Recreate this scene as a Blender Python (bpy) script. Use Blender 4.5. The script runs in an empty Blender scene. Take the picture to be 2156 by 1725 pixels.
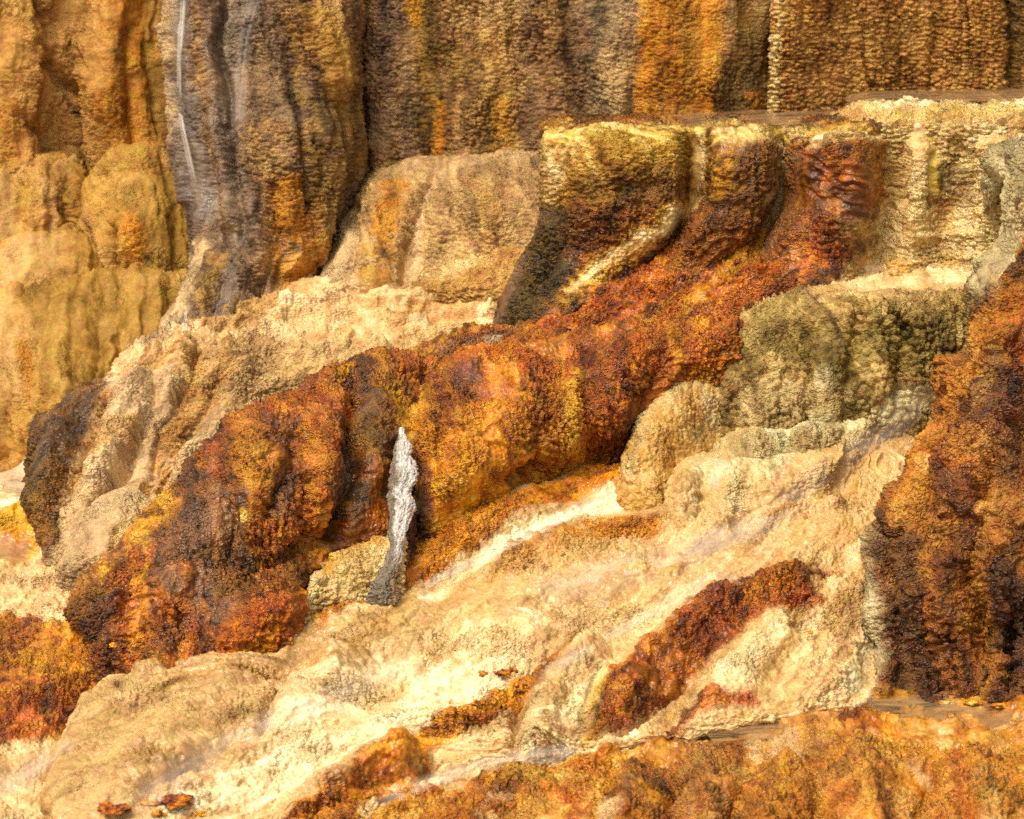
import bpy, math
import numpy as np

# ------------------------------------------------------------------ camera, sky, sun, exposure
scene = bpy.context.scene
W, H, FOC = 2156.0, 1725.0, 6806.0            # photo frame units and focal length in the same units
PITCH = math.atan(1162.5 / FOC)
CAMZ = 7.0
cam_d = bpy.data.cameras.new("camera")
cam = bpy.data.objects.new("camera", cam_d)
scene.collection.objects.link(cam)
cam.location = (0, 0, CAMZ)
cam.rotation_euler = (math.pi / 2 - PITCH, 0, 0)
cam_d.sensor_fit = 'HORIZONTAL'
cam_d.angle = 2 * math.atan(W / 2 / FOC)
cam_d.clip_end = 2000
cam_d.dof.use_dof = True
cam_d.dof.focus_distance = 24.6
cam_d.dof.aperture_fstop = 1.6
scene.camera = cam

SUN_EL, SUN_AZ = math.radians(58), math.radians(222)     # azimuth clockwise from +Y
world = bpy.data.worlds.new("World")
scene.world = world
world.use_nodes = True
wn = world.node_tree.nodes
sky = wn.new('ShaderNodeTexSky')
sky.sky_type = 'NISHITA'
sky.sun_disc = False
sky.sun_elevation = SUN_EL
sky.sun_rotation = SUN_AZ
sky.dust_density = 4.0
sky.air_density = 0.8
sky.ozone_density = 0.6
hsv = wn.new('ShaderNodeHueSaturation'); hsv.inputs['Saturation'].default_value = 0.3
wn['Background'].inputs['Strength'].default_value = 0.15
world.node_tree.links.new(sky.outputs[0], hsv.inputs['Color']); world.node_tree.links.new(hsv.outputs[0], wn['Background'].inputs['Color'])
sun_d = bpy.data.lights.new("sun", 'SUN')
sun_d.energy = 1.65
sun_d.angle = math.radians(24)
sun_d.color = (1.0, 0.91, 0.76)
sun = bpy.data.objects.new("sun", sun_d)
scene.collection.objects.link(sun)
sun.rotation_euler = (math.pi / 2 - SUN_EL, 0, math.pi - SUN_AZ)
sun.location = (0, 0, 30)
scene.view_settings.view_transform = 'Standard'
scene.view_settings.look = 'None'
scene.view_settings.exposure = 0.58
scene.cycles.use_denoising = False
scene.render.filter_size = 1.1
scene.cycles.max_bounces = 6
scene.cycles.transparent_max_bounces = 12
scene.cycles.sample_clamp_indirect = 4

# ------------------------------------------------------------------ pixel <-> place
SP, CP = math.sin(PITCH), math.cos(PITCH)
def unproj(px, py, Y):
    u, v = px - W / 2, H / 2 - py
    dy, dz = FOC * CP + v * SP, -FOC * SP + v * CP
    t = Y / dy
    return np.stack([u * t, Y + 0 * t, CAMZ + dz * t], -1)
def proj(P):
    x, y, z = P[..., 0], P[..., 1], P[..., 2] - CAMZ
    d = y * CP - z * SP
    return W / 2 + FOC * x / d, H / 2 - FOC * (y * SP + z * CP) / d
GK = np.array([(-200, 31.8), (0, 31), (190, 30.2), (330, 29.5), (600, 28), (700, 27), (900, 25.2), (1100, 24),
               (1400, 22.3), (1725, 20.5), (1850, 19.8)])
def Yg(py): return np.interp(py, GK[:, 0], GK[:, 1])

# ------------------------------------------------------------------ noise
def hash3(ix, iy, iz, k):
    h = (ix.astype(np.uint32) * np.uint32(374761393) + iy.astype(np.uint32) * np.uint32(668265263)
         + iz.astype(np.uint32) * np.uint32(2147483647) + np.uint32((k * 974634777) & 0xffffffff))
    h = (h ^ (h >> np.uint32(13))) * np.uint32(1274126177)
    h = (h ^ (h >> np.uint32(16))) * np.uint32(2246822519)
    h ^= h >> np.uint32(15)
    return h
def rnd(ix, iy, iz, k):
    return (hash3(ix, iy, iz, k) & np.uint32(0xffffff)).astype(np.float32) / np.float32(16777216.0)
def vnoise(x, y, z, k=0):                       # value noise, about -1..1
    x, y, z = np.broadcast_arrays(x, y, z)
    fx, fy, fz = np.floor(x), np.floor(y), np.floor(z)
    ix, iy, iz = fx.astype(np.int32), fy.astype(np.int32), fz.astype(np.int32)
    u, v, w = (x - fx).astype(np.float32), (y - fy).astype(np.float32), (z - fz).astype(np.float32)
    u, v, w = u*u*u*(u*(u*6-15)+10), v*v*v*(v*(v*6-15)+10), w*w*w*(w*(w*6-15)+10)
    r = np.zeros(u.shape, np.float32)
    for a in (0, 1):
        wa = u if a else 1 - u
        for b in (0, 1):
            wb = wa * (v if b else 1 - v)
            for c in (0, 1):
                r += wb * (w if c else 1 - w) * rnd(ix + a, iy + b, iz + c, k)
    return r * 2 - 1
def fbm(x, y, z, k=0, o=3, g=0.5):
    r, a, s = 0, 1.0, 0
    for i in range(o):
        f = 2.03 ** i
        r = r + a * vnoise(x * f + 17.3 * i, y * f + 5.1 * i, z * f + 9.7 * i, k + i)
        s += a; a *= g
    return r / s * 1.35
def worley(x, y, z, k=0):                       # F1, F2, cell random, offset of the cell centre in z
    bx, by, bz = np.floor(x - .5).astype(np.int32), np.floor(y - .5).astype(np.int32), np.floor(z - .5).astype(np.int32)
    f1 = np.full(x.shape, 9., np.float32); f2 = f1.copy(); cr = np.zeros(x.shape, np.float32); dz0 = cr.copy()
    for a in (0, 1):
        for b in (0, 1):
            for c in (0, 1):
                ix, iy, iz = bx + a, by + b, bz + c
                h = hash3(ix, iy, iz, k)
                jx = (h & np.uint32(1023)).astype(np.float32) / 1023
                jy = ((h >> np.uint32(10)) & np.uint32(1023)).astype(np.float32) / 1023
                jz = ((h >> np.uint32(20)) & np.uint32(1023)).astype(np.float32) / 1023
                dx = ix + .5 + (jx - .5) * .8 - x; dy = iy + .5 + (jy - .5) * .8 - y; dz = iz + .5 + (jz - .5) * .8 - z
                d = np.sqrt(dx * dx + dy * dy + dz * dz).astype(np.float32)
                m = d < f1
                f2 = np.where(m, f1, np.minimum(f2, d)); cr = np.where(m, jx, cr); dz0 = np.where(m, dz, dz0)
                f1 = np.where(m, d, f1)
    return f1, f2, cr, dz0
def sstep(a, b, x):
    t = np.clip((x - a) / (b - a), 0, 1); return t * t * (3 - 2 * t)

# ------------------------------------------------------------------ splines
def hermite(P, t, n):                            # P: (m, ..., 3), t: (m,), sampled at n places of equal t
    q = np.linspace(t[0], t[-1], n)
    m = len(t)
    if m == 2:
        a = ((q - t[0]) / (t[1] - t[0])).reshape((-1,) + (1,) * (P.ndim - 1))
        return P[0] * (1 - a) + P[1] * a
    T = np.empty_like(P)
    sh = (-1,) + (1,) * (P.ndim - 1)
    dt = np.diff(t).reshape(sh); sl = np.diff(P, axis=0) / dt
    T[1:-1] = (sl[:-1] * dt[1:] + sl[1:] * dt[:-1]) / (dt[1:] + dt[:-1])
    # keep the curve from overshooting
    lim = 2.2 * np.minimum(abs(sl[:-1]), abs(sl[1:]))
    T[1:-1] = np.clip(T[1:-1], -lim - 1e-9, lim + 1e-9) * 0.75 + T[1:-1] * 0.25
    T[0], T[-1] = sl[0], sl[-1]
    i = np.clip(np.searchsorted(t, q, side='right') - 1, 0, m - 2)
    h = (t[i + 1] - t[i]); u = ((q - t[i]) / h).reshape(sh); h = h.reshape(sh)
    return ((2*u**3 - 3*u**2 + 1) * P[i] + (u**3 - 2*u**2 + u) * h * T[i]
            + (-2*u**3 + 3*u**2) * P[i + 1] + (u**3 - u**2) * h * T[i + 1])
def pts(row):
    out = []
    for p in row:
        x, y = p[0], p[1]
        d = p[2] if len(p) > 2 else 0.0
        out.append((x, y, d if d > 12 else float(Yg(y)) + d))
    return np.array(out, float)
def segdist(X, Y, poly):
    d = np.full(X.shape, 1e9, np.float32)
    if len(poly) == 1:
        return np.hypot(X - poly[0][0], Y - poly[0][1]).astype(np.float32)
    for (ax, ay), (bx, by) in zip(poly[:-1], poly[1:]):
        vx, vy = bx - ax, by - ay
        t = np.clip(((X - ax) * vx + (Y - ay) * vy) / (vx * vx + vy * vy + 1e-9), 0, 1)
        d = np.minimum(d, np.hypot(X - ax - t * vx, Y - ay - t * vy))
    return d
def polydist(X, Y, poly):                        # negative outside, positive inside
    d = segdist(X, Y, list(poly) + [poly[0]])
    ins = np.zeros(X.shape, bool)
    n = len(poly)
    for i in range(n):
        (ax, ay), (bx, by) = poly[i], poly[(i + 1) % n]
        if ay == by: continue
        ins ^= ((ay > Y) != (by > Y)) & (X < (bx - ax) * (Y - ay) / (by - ay) + ax)
    return np.where(ins, d, -d)

def lin(c):
    c = np.array(c, float) / 255
    return np.where(c <= .04045, c / 12.92, ((c + .055) / 1.055) ** 2.4)

# ------------------------------------------------------------------ deposits: colours (as seen), relief in m, wetness
# n: rounded nodules, s: overlapping scales, b: big nodules, m: crumbly mat, w: wrinkles across the flow, f: filaments down the flow, l: small overhanging lips
def pal(cols, wet=.3, n=0, s=0, b=0, m=0, w=0, f=0, cell=.5, l=0):
    g = sum(cols[i][1] for i in range(4)) / max(1, sum(cols[i][0] for i in range(4)))
    cols = [(r * k, gg * k * (1.03 if g < .62 else 1.0), bb * k) for (r, gg, bb), k in zip(cols, (.84, .97, 1.03, 1.05) if g < .62 else (.92, 1.0, 1.02, 1.02))]
    if g >= .62: cols = [(r * 1.0, gg * 1.0, bb * .92) for r, gg, bb in cols]
    cols = [tuple(min(255, v) for v in c) for c in cols]
    return dict(c=np.array([lin(c) for c in cols]), wet=wet, rel=np.array([n, s, b, m, w, f, l], np.float32), cell=cell)
PAL = dict(
    trickle=pal([(206, 150, 66), (232, 186, 106), (244, 212, 148), (250, 228, 180)], .6, n=.008, w=.006, cell=.3),
    cliff=pal([(88, 60, 34), (138, 97, 56), (180, 132, 78), (216, 168, 108)], .25, n=.020, s=.022, cell=.8, l=.010),
    cliffgrey=pal([(92, 76, 56), (136, 112, 82), (174, 144, 106), (202, 168, 122)], .25, n=.017, s=.020, cell=.75),
    cliffolive=pal([(74, 54, 18), (118, 86, 28), (156, 116, 44), (184, 140, 68)], .3, n=.016, s=.014),
    cliffgold=pal([(120, 70, 10), (190, 118, 22), (214, 142, 34), (226, 164, 60)], .3, n=.010, s=.016),
    cliffdark=pal([(56, 42, 18), (84, 60, 22), (112, 80, 26), (140, 102, 38)], .4, n=.016, s=.012),
    purple=pal([(82, 60, 46), (112, 85, 65), (138, 106, 78), (170, 132, 90)], .35, n=.016, s=.016, f=.006, cell=.65),
    purplegrey=pal([(88, 72, 64), (112, 92, 80), (132, 110, 94), (152, 128, 106)], .6, n=.008, s=.008, f=.008),
    panel=pal([(122, 76, 32), (178, 120, 54), (212, 152, 78), (232, 178, 102)], .2, n=.012, s=.032, cell=.75),
    yellow=pal([(130, 86, 30), (170, 120, 48), (192, 142, 64), (208, 164, 92)], .2, n=.010, m=.008, f=.010, cell=.3, l=.012),
    yellowpale=pal([(160, 114, 58), (188, 142, 80), (206, 164, 102), (196, 144, 60)], .2, n=.008, m=.006, cell=.25),
    yellowbrown=pal([(134, 90, 44), (176, 124, 62), (196, 142, 74), (212, 158, 92)], .2, n=.010, m=.012, f=.010, cell=.25),
    yellowrust=pal([(140, 84, 20), (176, 112, 28), (196, 132, 40), (176, 120, 60)], .25, n=.010, m=.010, f=.012, cell=.25),
    yellowolive=pal([(112, 78, 24), (148, 106, 36), (174, 130, 52), (192, 150, 78)], .3, n=.008, m=.008, f=.016, cell=.25),
    tan=pal([(134, 98, 60), (178, 136, 86), (204, 162, 106), (222, 184, 128)], .25, n=.010, s=.018, cell=.65, l=.012),
    greytan=pal([(160, 124, 88), (188, 150, 108), (208, 170, 126), (222, 186, 142)], .35, n=.012, s=.010, cell=.4, l=0.012),
    tanorange=pal([(142, 96, 44), (190, 134, 66), (216, 162, 90), (224, 176, 106)], .3, n=.008, s=.024, l=0.018),
    terrace=pal([(180, 126, 70), (210, 162, 104), (230, 190, 136), (246, 218, 172)], .35, n=.010, m=.006, w=.022, cell=.4, l=0.040),
    cream=pal([(190, 142, 86), (222, 178, 122), (238, 204, 152), (250, 226, 186)], .5, n=.011, b=.008, m=.003, w=.014, f=.005, cell=.35, l=0.022),
    white=pal([(232, 196, 142), (246, 218, 172), (252, 234, 198), (255, 244, 220)], .5, n=.011, b=.010, m=.003, w=.008, f=.004, cell=.35, l=.018),
    flow=pal([(166, 122, 70), (194, 148, 92), (210, 168, 112), (228, 192, 138)], .8, n=.004, b=.006, w=.012, f=.007, cell=.2, l=0.012),
    flowtan=pal([(164, 118, 66), (196, 150, 92), (214, 172, 116), (228, 190, 138)], .6, n=.012, b=.012, w=.008, f=.003, cell=.35, l=0.022),
    hump=pal([(150, 112, 66), (192, 148, 90), (212, 170, 112), (224, 186, 132)], .5, n=.010, b=.018, cell=.25, l=0.012),
    olive=pal([(98, 74, 30), (152, 116, 56), (198, 160, 94), (230, 198, 132)], .45, n=.018, b=.030, f=.008, cell=.65, l=.012),
    olivegreen=pal([(66, 52, 16), (106, 84, 32), (148, 120, 54), (188, 156, 88)], .45, n=.018, b=.030, f=.010, cell=.65),
    olivepale=pal([(146, 114, 62), (188, 154, 98), (210, 180, 126), (222, 198, 150)], .5, n=.016, b=.028, cell=.45),
    seep=pal([(172, 150, 98), (200, 180, 130), (218, 202, 156), (230, 216, 176)], .7, n=.010, b=.022, f=.004, cell=.35),
    lobe=pal([(152, 102, 38), (194, 142, 68), (214, 166, 98), (228, 188, 128)], .35, n=.016, b=.012, m=.006, cell=.4, l=0.012),
    orange=pal([(124, 64, 5), (182, 100, 5), (212, 128, 10), (232, 164, 32)], .75, n=.022, m=.015, f=.006, cell=.65, l=.026),
    gold=pal([(160, 96, 10), (208, 140, 20), (228, 168, 40), (238, 196, 90)], .6, n=.012, m=.016, w=.006, cell=.4, l=0.026),
    rust=pal([(92, 42, 4), (158, 74, 3), (194, 96, 5), (222, 130, 12)], .8, n=.020, m=.018, f=.010, cell=.6, l=.030),
    rustdark=pal([(60, 36, 12), (106, 58, 8), (148, 80, 8), (182, 102, 10)], .8, n=.018, m=.018, f=.010, cell=.6, l=.030),
    brown=pal([(62, 42, 18), (98, 64, 24), (136, 88, 26), (168, 108, 30)], .65, n=.022, b=.008, m=.018, f=.006, cell=.6, l=0.020),
    brownviolet=pal([(80, 60, 50), (108, 78, 58), (134, 92, 58), (156, 102, 48)], .85, n=.010, m=.014, f=.016, cell=.35),
    mossdark=pal([(50, 36, 16), (76, 56, 22), (104, 76, 26), (136, 98, 34)], .5, n=.024, m=.016, cell=.5),
    scalegold=pal([(96, 66, 14), (172, 118, 30), (206, 156, 60), (232, 196, 116)], .35, n=.006, s=.030, l=0.020),
    scalepale=pal([(180, 136, 74), (220, 178, 110), (238, 206, 146), (250, 228, 182)], .4, n=.006, s=.026, l=.022),
    rim=pal([(196, 144, 40), (226, 182, 78), (240, 208, 128), (250, 230, 180)], .5, n=.010, m=.012, cell=.4, l=0.030),
    rimyellow=pal([(178, 134, 24), (206, 166, 54), (222, 190, 92), (240, 216, 144)], .5, n=.012, m=.010, cell=.4, l=0.030),
    poolbed=pal([(150, 96, 50), (176, 120, 68), (196, 144, 92), (216, 170, 120)], .9, w=.004),
    boulder=pal([(58, 34, 14), (102, 56, 16), (140, 76, 18), (178, 102, 26)], .75, n=.018, b=.012, m=.028, f=.014, cell=.5, l=.034),
    boulderdark=pal([(38, 26, 14), (66, 44, 22), (96, 60, 26), (120, 76, 32)], .6, n=.018, b=.016, m=.030, cell=.4),
    boulderorange=pal([(140, 76, 14), (190, 112, 26), (212, 142, 50), (224, 168, 86)], .5, n=.016, b=.010, m=.018, cell=.4, l=0.020),
    greygreen=pal([(150, 128, 86), (178, 156, 112), (198, 178, 134), (214, 196, 154)], .45, n=.012, b=.012, f=.004, cell=.35),
    fore=pal([(128, 70, 8), (194, 114, 12), (222, 148, 30), (240, 190, 96)], .8, n=.018, b=.008, m=.018, w=.008, cell=.55, l=.034),
    foreflat=pal([(128, 74, 18), (182, 108, 20), (210, 144, 44), (236, 192, 112)], .9, n=.010, m=.010, w=.016, cell=.35, l=.02),
    pinkgrey=pal([(176, 142, 112), (204, 170, 136), (220, 190, 156), (228, 202, 170)], .4, n=.004, cell=.2),
)
ALBEDO = 0.82

# ------------------------------------------------------------------ materials
def rock_material(name, bump=.5, scale=70.0):
    m = bpy.data.materials.new(name); m.use_nodes = True
    nt = m.node_tree; N, L = nt.nodes, nt.links
    b = N['Principled BSDF']
    tc = N.new('ShaderNodeTexCoord')
    at = N.new('ShaderNodeAttribute'); at.attribute_name = 'Col'
    wt = N.new('ShaderNodeAttribute'); wt.attribute_name = 'Wet'
    n1 = N.new('ShaderNodeTexNoise'); n1.inputs['Scale'].default_value = scale; n1.inputs['Detail'].default_value = 4
    n2 = N.new('ShaderNodeTexNoise'); n2.inputs['Scale'].default_value = 9.0; n2.inputs['Detail'].default_value = 5
    for n in (n1, n2): L.new(tc.outputs['Object'], n.inputs['Vector'])
    mr = N.new('ShaderNodeMapRange'); mr.inputs['From Min'].default_value = .25; mr.inputs['From Max'].default_value = .75
    mr.inputs['To Min'].default_value = .72; mr.inputs['To Max'].default_value = 1.28
    L.new(n1.outputs['Fac'], mr.inputs['Value'])
    mx = N.new('ShaderNodeMix'); mx.data_type = 'RGBA'; mx.blend_type = 'MULTIPLY'; mx.inputs[0].default_value = 1
    L.new(at.outputs['Color'], mx.inputs[6]); L.new(mr.outputs[0], mx.inputs[7])
    hs = N.new('ShaderNodeHueSaturation')
    mh = N.new('ShaderNodeMapRange'); mh.inputs['From Min'].default_value = .3; mh.inputs['From Max'].default_value = .7
    mh.inputs['To Min'].default_value = .488; mh.inputs['To Max'].default_value = .512
    L.new(n2.outputs['Fac'], mh.inputs['Value']); L.new(mh.outputs[0], hs.inputs['Hue'])
    L.new(mx.outputs[2], hs.inputs['Color']); L.new(hs.outputs[0], b.inputs['Base Color'])
    rr = N.new('ShaderNodeMapRange'); rr.inputs['To Min'].default_value = .9; rr.inputs['To Max'].default_value = .22
    L.new(wt.outputs['Fac'], rr.inputs['Value']); L.new(rr.outputs[0], b.inputs['Roughness'])
    b.inputs['Specular IOR Level'].default_value = .22
    rl = N.new('ShaderNodeAttribute'); rl.attribute_name = 'Rel'
    mp = N.new('ShaderNodeMapping'); mp.inputs['Scale'].default_value = (1, 1, 1.5); L.new(tc.outputs['Object'], mp.inputs[0])
    def math_(op, a, b_):
        q = N.new('ShaderNodeMath'); q.operation = op
        for k, v in enumerate((a, b_)):
            if isinstance(v, (int, float)): q.inputs[k].default_value = v
            else: L.new(v, q.inputs[k])
        return q.outputs[0]
    hs_ = []
    for sc, wgt in ((38.0, 1.0), (64.0, .5)):
        vo = N.new('ShaderNodeTexVoronoi'); vo.inputs['Scale'].default_value = sc; L.new(mp.outputs[0], vo.inputs['Vector'])
        hs_.append(math_('MULTIPLY', vo.outputs['Distance'], -wgt))
    hh = math_('ADD', hs_[0], hs_[1])
    hh = math_('ADD', hh, math_('MULTIPLY', n1.outputs['Fac'], .7))
    w2_ = math_('MULTIPLY', wt.outputs['Fac'], wt.outputs['Fac'])
    L.new(math_('MULTIPLY', w2_, .7), b.inputs['Coat Weight']); b.inputs['Coat Roughness'].default_value = .09
    bp = N.new('ShaderNodeBump'); bp.inputs['Distance'].default_value = .022
    L.new(math_('MULTIPLY', rl.outputs['Fac'], bump), bp.inputs['Strength'])
    L.new(hh, bp.inputs['Height']); L.new(bp.outputs[0], b.inputs['Normal']); L.new(bp.outputs[0], b.inputs['Coat Normal'])
    return m
MAT = rock_material('travertine', .9, 48.0)
MATWET = rock_material('microbial_mat', 1.0, 40.0)

def tag(o, label=None, cat=None, group=None, kind=None):
    for k, v in (('label', label), ('category', cat), ('group', group), ('kind', kind)):
        if v: o[k] = v
    return o

STEP = 2.4
TOTAL = [0]
PEND = []
def mesh_grid(name, V, mat, col=None, wet=None, parent=None, keep=False, rel=None):
    """One object for one grid of points; the faces are filled in by finish()."""
    org = np.array([V[..., 0].mean(), V[..., 1].mean(), V[..., 2].min()]) if not parent else np.array(parent.location)
    me = bpy.data.meshes.new(name)
    me.materials.append(mat)
    o = bpy.data.objects.new(name, me); scene.collection.objects.link(o)
    if parent: o.parent = parent
    else: o.location = org
    PEND.append((me, V, org, col, wet, keep, rel if rel is not None else np.full(V.shape[:2], .6)))
    return o
def finish():
    """Fill the meshes: fine faces where the surface lies open, coarse faces where it is buried behind others."""
    Z = np.full((600, 720), 1e9)
    Q = []
    for me, V, org, col, wet, keep, rel in PEND:
        px, py = proj(V)
        ix = np.floor((px + 180) / 3.5).astype(int); iy = np.floor((py + 180) / 3.5).astype(int)
        ok = (ix >= 0) & (ix < 720) & (iy >= 0) & (iy < 600)
        Q.append((ix, iy, ok, px, py))
        if not keep: np.minimum.at(Z, (iy[ok], ix[ok]), V[..., 1][ok])
    for (me, V, org, col, wet, keep, rel), (ix, iy, ok, px, py) in zip(PEND, Q):
        nr, nc = V.shape[:2]
        T = 6
        idx = np.arange(nr * nc).reshape(nr, nc)
        tr, tc = (nr - 1) // T, (nc - 1) // T
        z = Z[np.clip(iy, 0, 599), np.clip(ix, 0, 719)]
        vis = (V[..., 1] < z + .15) & (px > -25) & (px < W + 25) & (py > -25) & (py < H + 25)
        if keep or tr < 2 or tc < 2:
            q = np.stack([idx[:-1, :-1], idx[1:, :-1], idx[1:, 1:], idx[:-1, 1:]], -1).reshape(-1, 4)
        else:
            # tile edges on a regular lattice that reaches both borders
            re = np.unique(np.linspace(0, nr - 1, tr + 1).astype(int)); ce = np.unique(np.linspace(0, nc - 1, tc + 1).astype(int))
            S = np.zeros((nr + 1, nc + 1), int); S[1:, 1:] = vis.cumsum(0).cumsum(1)
            r0, r1, k0, k1 = re[:-1, None], re[1:, None] + 1, ce[None, :-1], ce[None, 1:] + 1
            tv = (S[r1, k1] - S[r0, k1] - S[r1, k0] + S[r0, k0]) > 1
            fine = np.repeat(np.repeat(tv, np.diff(re), 0), np.diff(ce), 1)
            q = np.stack([idx[:-1, :-1], idx[1:, :-1], idx[1:, 1:], idx[:-1, 1:]], -1)[fine]
            C = idx[np.ix_(re, ce)]
            q = np.concatenate([q, np.stack([C[:-1, :-1], C[1:, :-1], C[1:, 1:], C[:-1, 1:]], -1)[~tv]])
        use = np.zeros(nr * nc, bool); use[q.reshape(-1)] = True
        new = np.cumsum(use) - 1
        q = new[q]; n = int(use.sum())
        me.vertices.add(n); me.vertices.foreach_set('co', (V - org).reshape(-1, 3)[use].reshape(-1).astype(np.float32))
        me.loops.add(q.size); me.loops.foreach_set('vertex_index', q.reshape(-1).astype(np.int32))
        me.polygons.add(len(q)); me.polygons.foreach_set('loop_start', np.arange(0, q.size, 4, dtype=np.int32))
        me.polygons.foreach_set('use_smooth', np.ones(len(q), bool))
        me.update(calc_edges=True)
        if col is not None:
            at = me.attributes.new('Col', 'FLOAT_COLOR', 'POINT')
            at.data.foreach_set('color', np.concatenate([col.reshape(-1, 3)[use], np.ones((n, 1))], 1).astype(np.float32).reshape(-1))
            at = me.attributes.new('Wet', 'FLOAT', 'POINT')
            at.data.foreach_set('value', wet.reshape(-1)[use].astype(np.float32))
            at = me.attributes.new('Rel', 'FLOAT', 'POINT')
            at.data.foreach_set('value', rel.reshape(-1)[use].astype(np.float32))
        TOTAL[0] += len(q) * 2
def normals(V):
    du = np.gradient(V, axis=1); dv = np.gradient(V, axis=0)
    n = np.cross(dv, du); n /= np.linalg.norm(n, axis=-1, keepdims=True) + 1e-12
    return n
PALE = ('cream', 'flow', 'terrace', 'flowtan', 'yellow', 'yellowbrown', 'greytan')
MATS = ('rust', 'orange', 'rustdark', 'brown', 'fore', 'foreflat')
SURF = {}
def form(name, rows, base, paints=(), sculpt=(), back=(.8, .25), skirt=.3, left=0, right=0, meso=.03, flute=0, flutew=.22,
         crisp=0, patches=(), mat=None, parent=None, step=1.0, warp=10, seed=0, relief=1.0, uround=True):
    """A deposit: rows of points (x, y, distance) from its top edge to its foot; each row runs left to right."""
    R = [pts(r) for r in rows]
    def ext(A, dY, dz):
        P = unproj(A[:, 0], A[:, 1], A[:, 2]); P[:, 1] += dY; P[:, 2] += dz
        x, y = proj(P); return np.stack([x, y, P[:, 1]], 1)
    if left or right:
        R2 = []
        for A in R:
            cols = [A]
            if left: cols.insert(0, A[:1] + np.array([[30 * left, 0, left]]))
            if right: cols.append(A[-1:] + np.array([[-30 * right, 0, right]]))
            R2.append(np.concatenate(cols))
        R = R2
    if crisp:
        R.insert(0, ext(R[0], crisp, 0))
    if back: R.insert(0, ext(R[0], back[0], -back[1]))
    if skirt: R.append(ext(R[-1], .02, -skirt))
    ln = max(np.sum(np.linalg.norm(np.diff(A[:, :2], axis=0), axis=1)) for A in R)
    nc = max(8, int(ln / (STEP * step)))
    G = []
    for A in R:
        d = np.linalg.norm(np.diff(A[:, :2], axis=0), axis=1) + 120 * abs(np.diff(A[:, 2])) * .5 + 1e-3
        G.append(hermite(A, np.concatenate([[0], np.cumsum(d)]), nc))
    G = np.array(G)                                              # rows, nc, 3
    d = np.array([np.mean(np.linalg.norm(G[i + 1, :, :2] - G[i, :, :2], axis=1) + 60 * abs(G[i + 1, :, 2] - G[i, :, 2])) for i in range(len(G) - 1)]) + 1e-3
    nr = max(8, int(d.sum() / (STEP * step)))
    G = hermite(G, np.concatenate([[0], np.cumsum(d)]), nr)
    V = unproj(G[..., 0], G[..., 1], G[..., 2])
    px, py = G[..., 0].astype(np.float32), G[..., 1].astype(np.float32)
    n = normals(V)
    if np.mean(np.sum(n * (np.array([0, 0, CAMZ]) - V), -1)) < 0: n = -n
    o3 = seed * 13.7
    x, y, z = V[..., 0] + o3, V[..., 1], V[..., 2]
    # metric coordinates along and across the fall of the surface
    s = np.cumsum(np.pad(np.linalg.norm(np.diff(V, axis=1), axis=-1), ((0, 0), (1, 0))), 1); s = s - s.mean(1, keepdims=True)
    t = np.cumsum(np.pad(np.linalg.norm(np.diff(V, axis=0), axis=-1), ((1, 0), (0, 0))), 0)
    s = s.astype(np.float32) + o3; t = t.astype(np.float32)
    w1 = fbm(x * 3, y * 3, z * 3, 11, 3); w2 = fbm(x * 3 + 50, y * 3, z * 3, 12, 3)
    fine = fbm(x * 14, y * 14, z * 14, 15, 3)
    qx, qy = px + warp * w1 + warp * .5 * fine, py + warp * w2 + warp * .4 * fine
    # large shapes
    disp = meso * fbm(x * 1.6, y * 1.6, z * 1.6, 21, 3)
    if flute:
        disp = disp + flute * (1 - 2 * abs(fbm(s / flutew + .6 * w1, t / (flutew * 7), 0 * s, 31, 2)) ** .8 - .3)
    for sc in sculpt:
        poly, wd, am = sc[0], sc[1], sc[2]
        pw = sc[3] if len(sc) > 3 else 2.0
        bx = [p[0] for p in poly]; by = [p[1] for p in poly]; mg = wd * 3
        msk = (qx > min(bx) - mg) & (qx < max(bx) + mg) & (qy > min(by) - mg) & (qy < max(by) + mg)
        if msk.any():
            dd = segdist(qx[msk], qy[msk], poly)
            disp[msk] += am * np.exp(-(dd / wd) ** pw)
    V1 = V + n * disp[..., None]
    n = normals(V1)
    if np.mean(np.sum(n * (np.array([0, 0, CAMZ]) - V1), -1)) < 0: n = -n
    # deposits: which kind lies where
    K = [base]; M = [np.ones(px.shape, np.float32)]
    for pt in paints:
        kind, poly, pname = pt[0], pt[1], pt[2]
        soft = pt[4] if len(pt) > 4 else 10
        amt = pt[5] if len(pt) > 5 else 1.0
        if kind == 'P': dd = polydist(qx, qy, poly)
        else: dd = pt[3] - segdist(qx, qy, poly)
        m = sstep(-soft, soft, dd + soft * .8 * fine) * amt
        if amt < 1: m = m * sstep(-.55, .45, w1 * .6 + fine * .5 + (amt - .45))
        for j in range(len(M)): M[j] = M[j] * (1 - m)
        K.append(pname); M.append(m.astype(np.float32))
    for k, pt in enumerate(patches):
        pname, fs, ft, lo, hi, amt = pt[:6]
        names = (PALE, MATS, ('boulder', 'boulderorange'))[pt[6] if len(pt) > 6 else 0]
        m = sstep(lo, hi, fbm(s * fs + .5 * w1, t * ft + .3 * w2, 0 * s, 101 + 7 * k, 3)) * amt
        only = sum(M[i] for i in range(len(K)) if K[i] in names)
        m = (m * only).astype(np.float32)
        for j in range(len(M)): M[j] = M[j] * (1 - m)
        K.append(pname); M.append(m)
    rel = sum(m[..., None] * PAL[k]['rel'] for k, m in zip(K, M)) * relief
    c1 = worley(x * 30 + .5 * w1, y * 30, z * 30 + .5 * w2, 41)  # about 4 cm nodules
    cs = worley(x * 17 + .4 * w1, y * 17, z * 33 + .6 * w2, 42)  # scales, wider than tall
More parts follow.
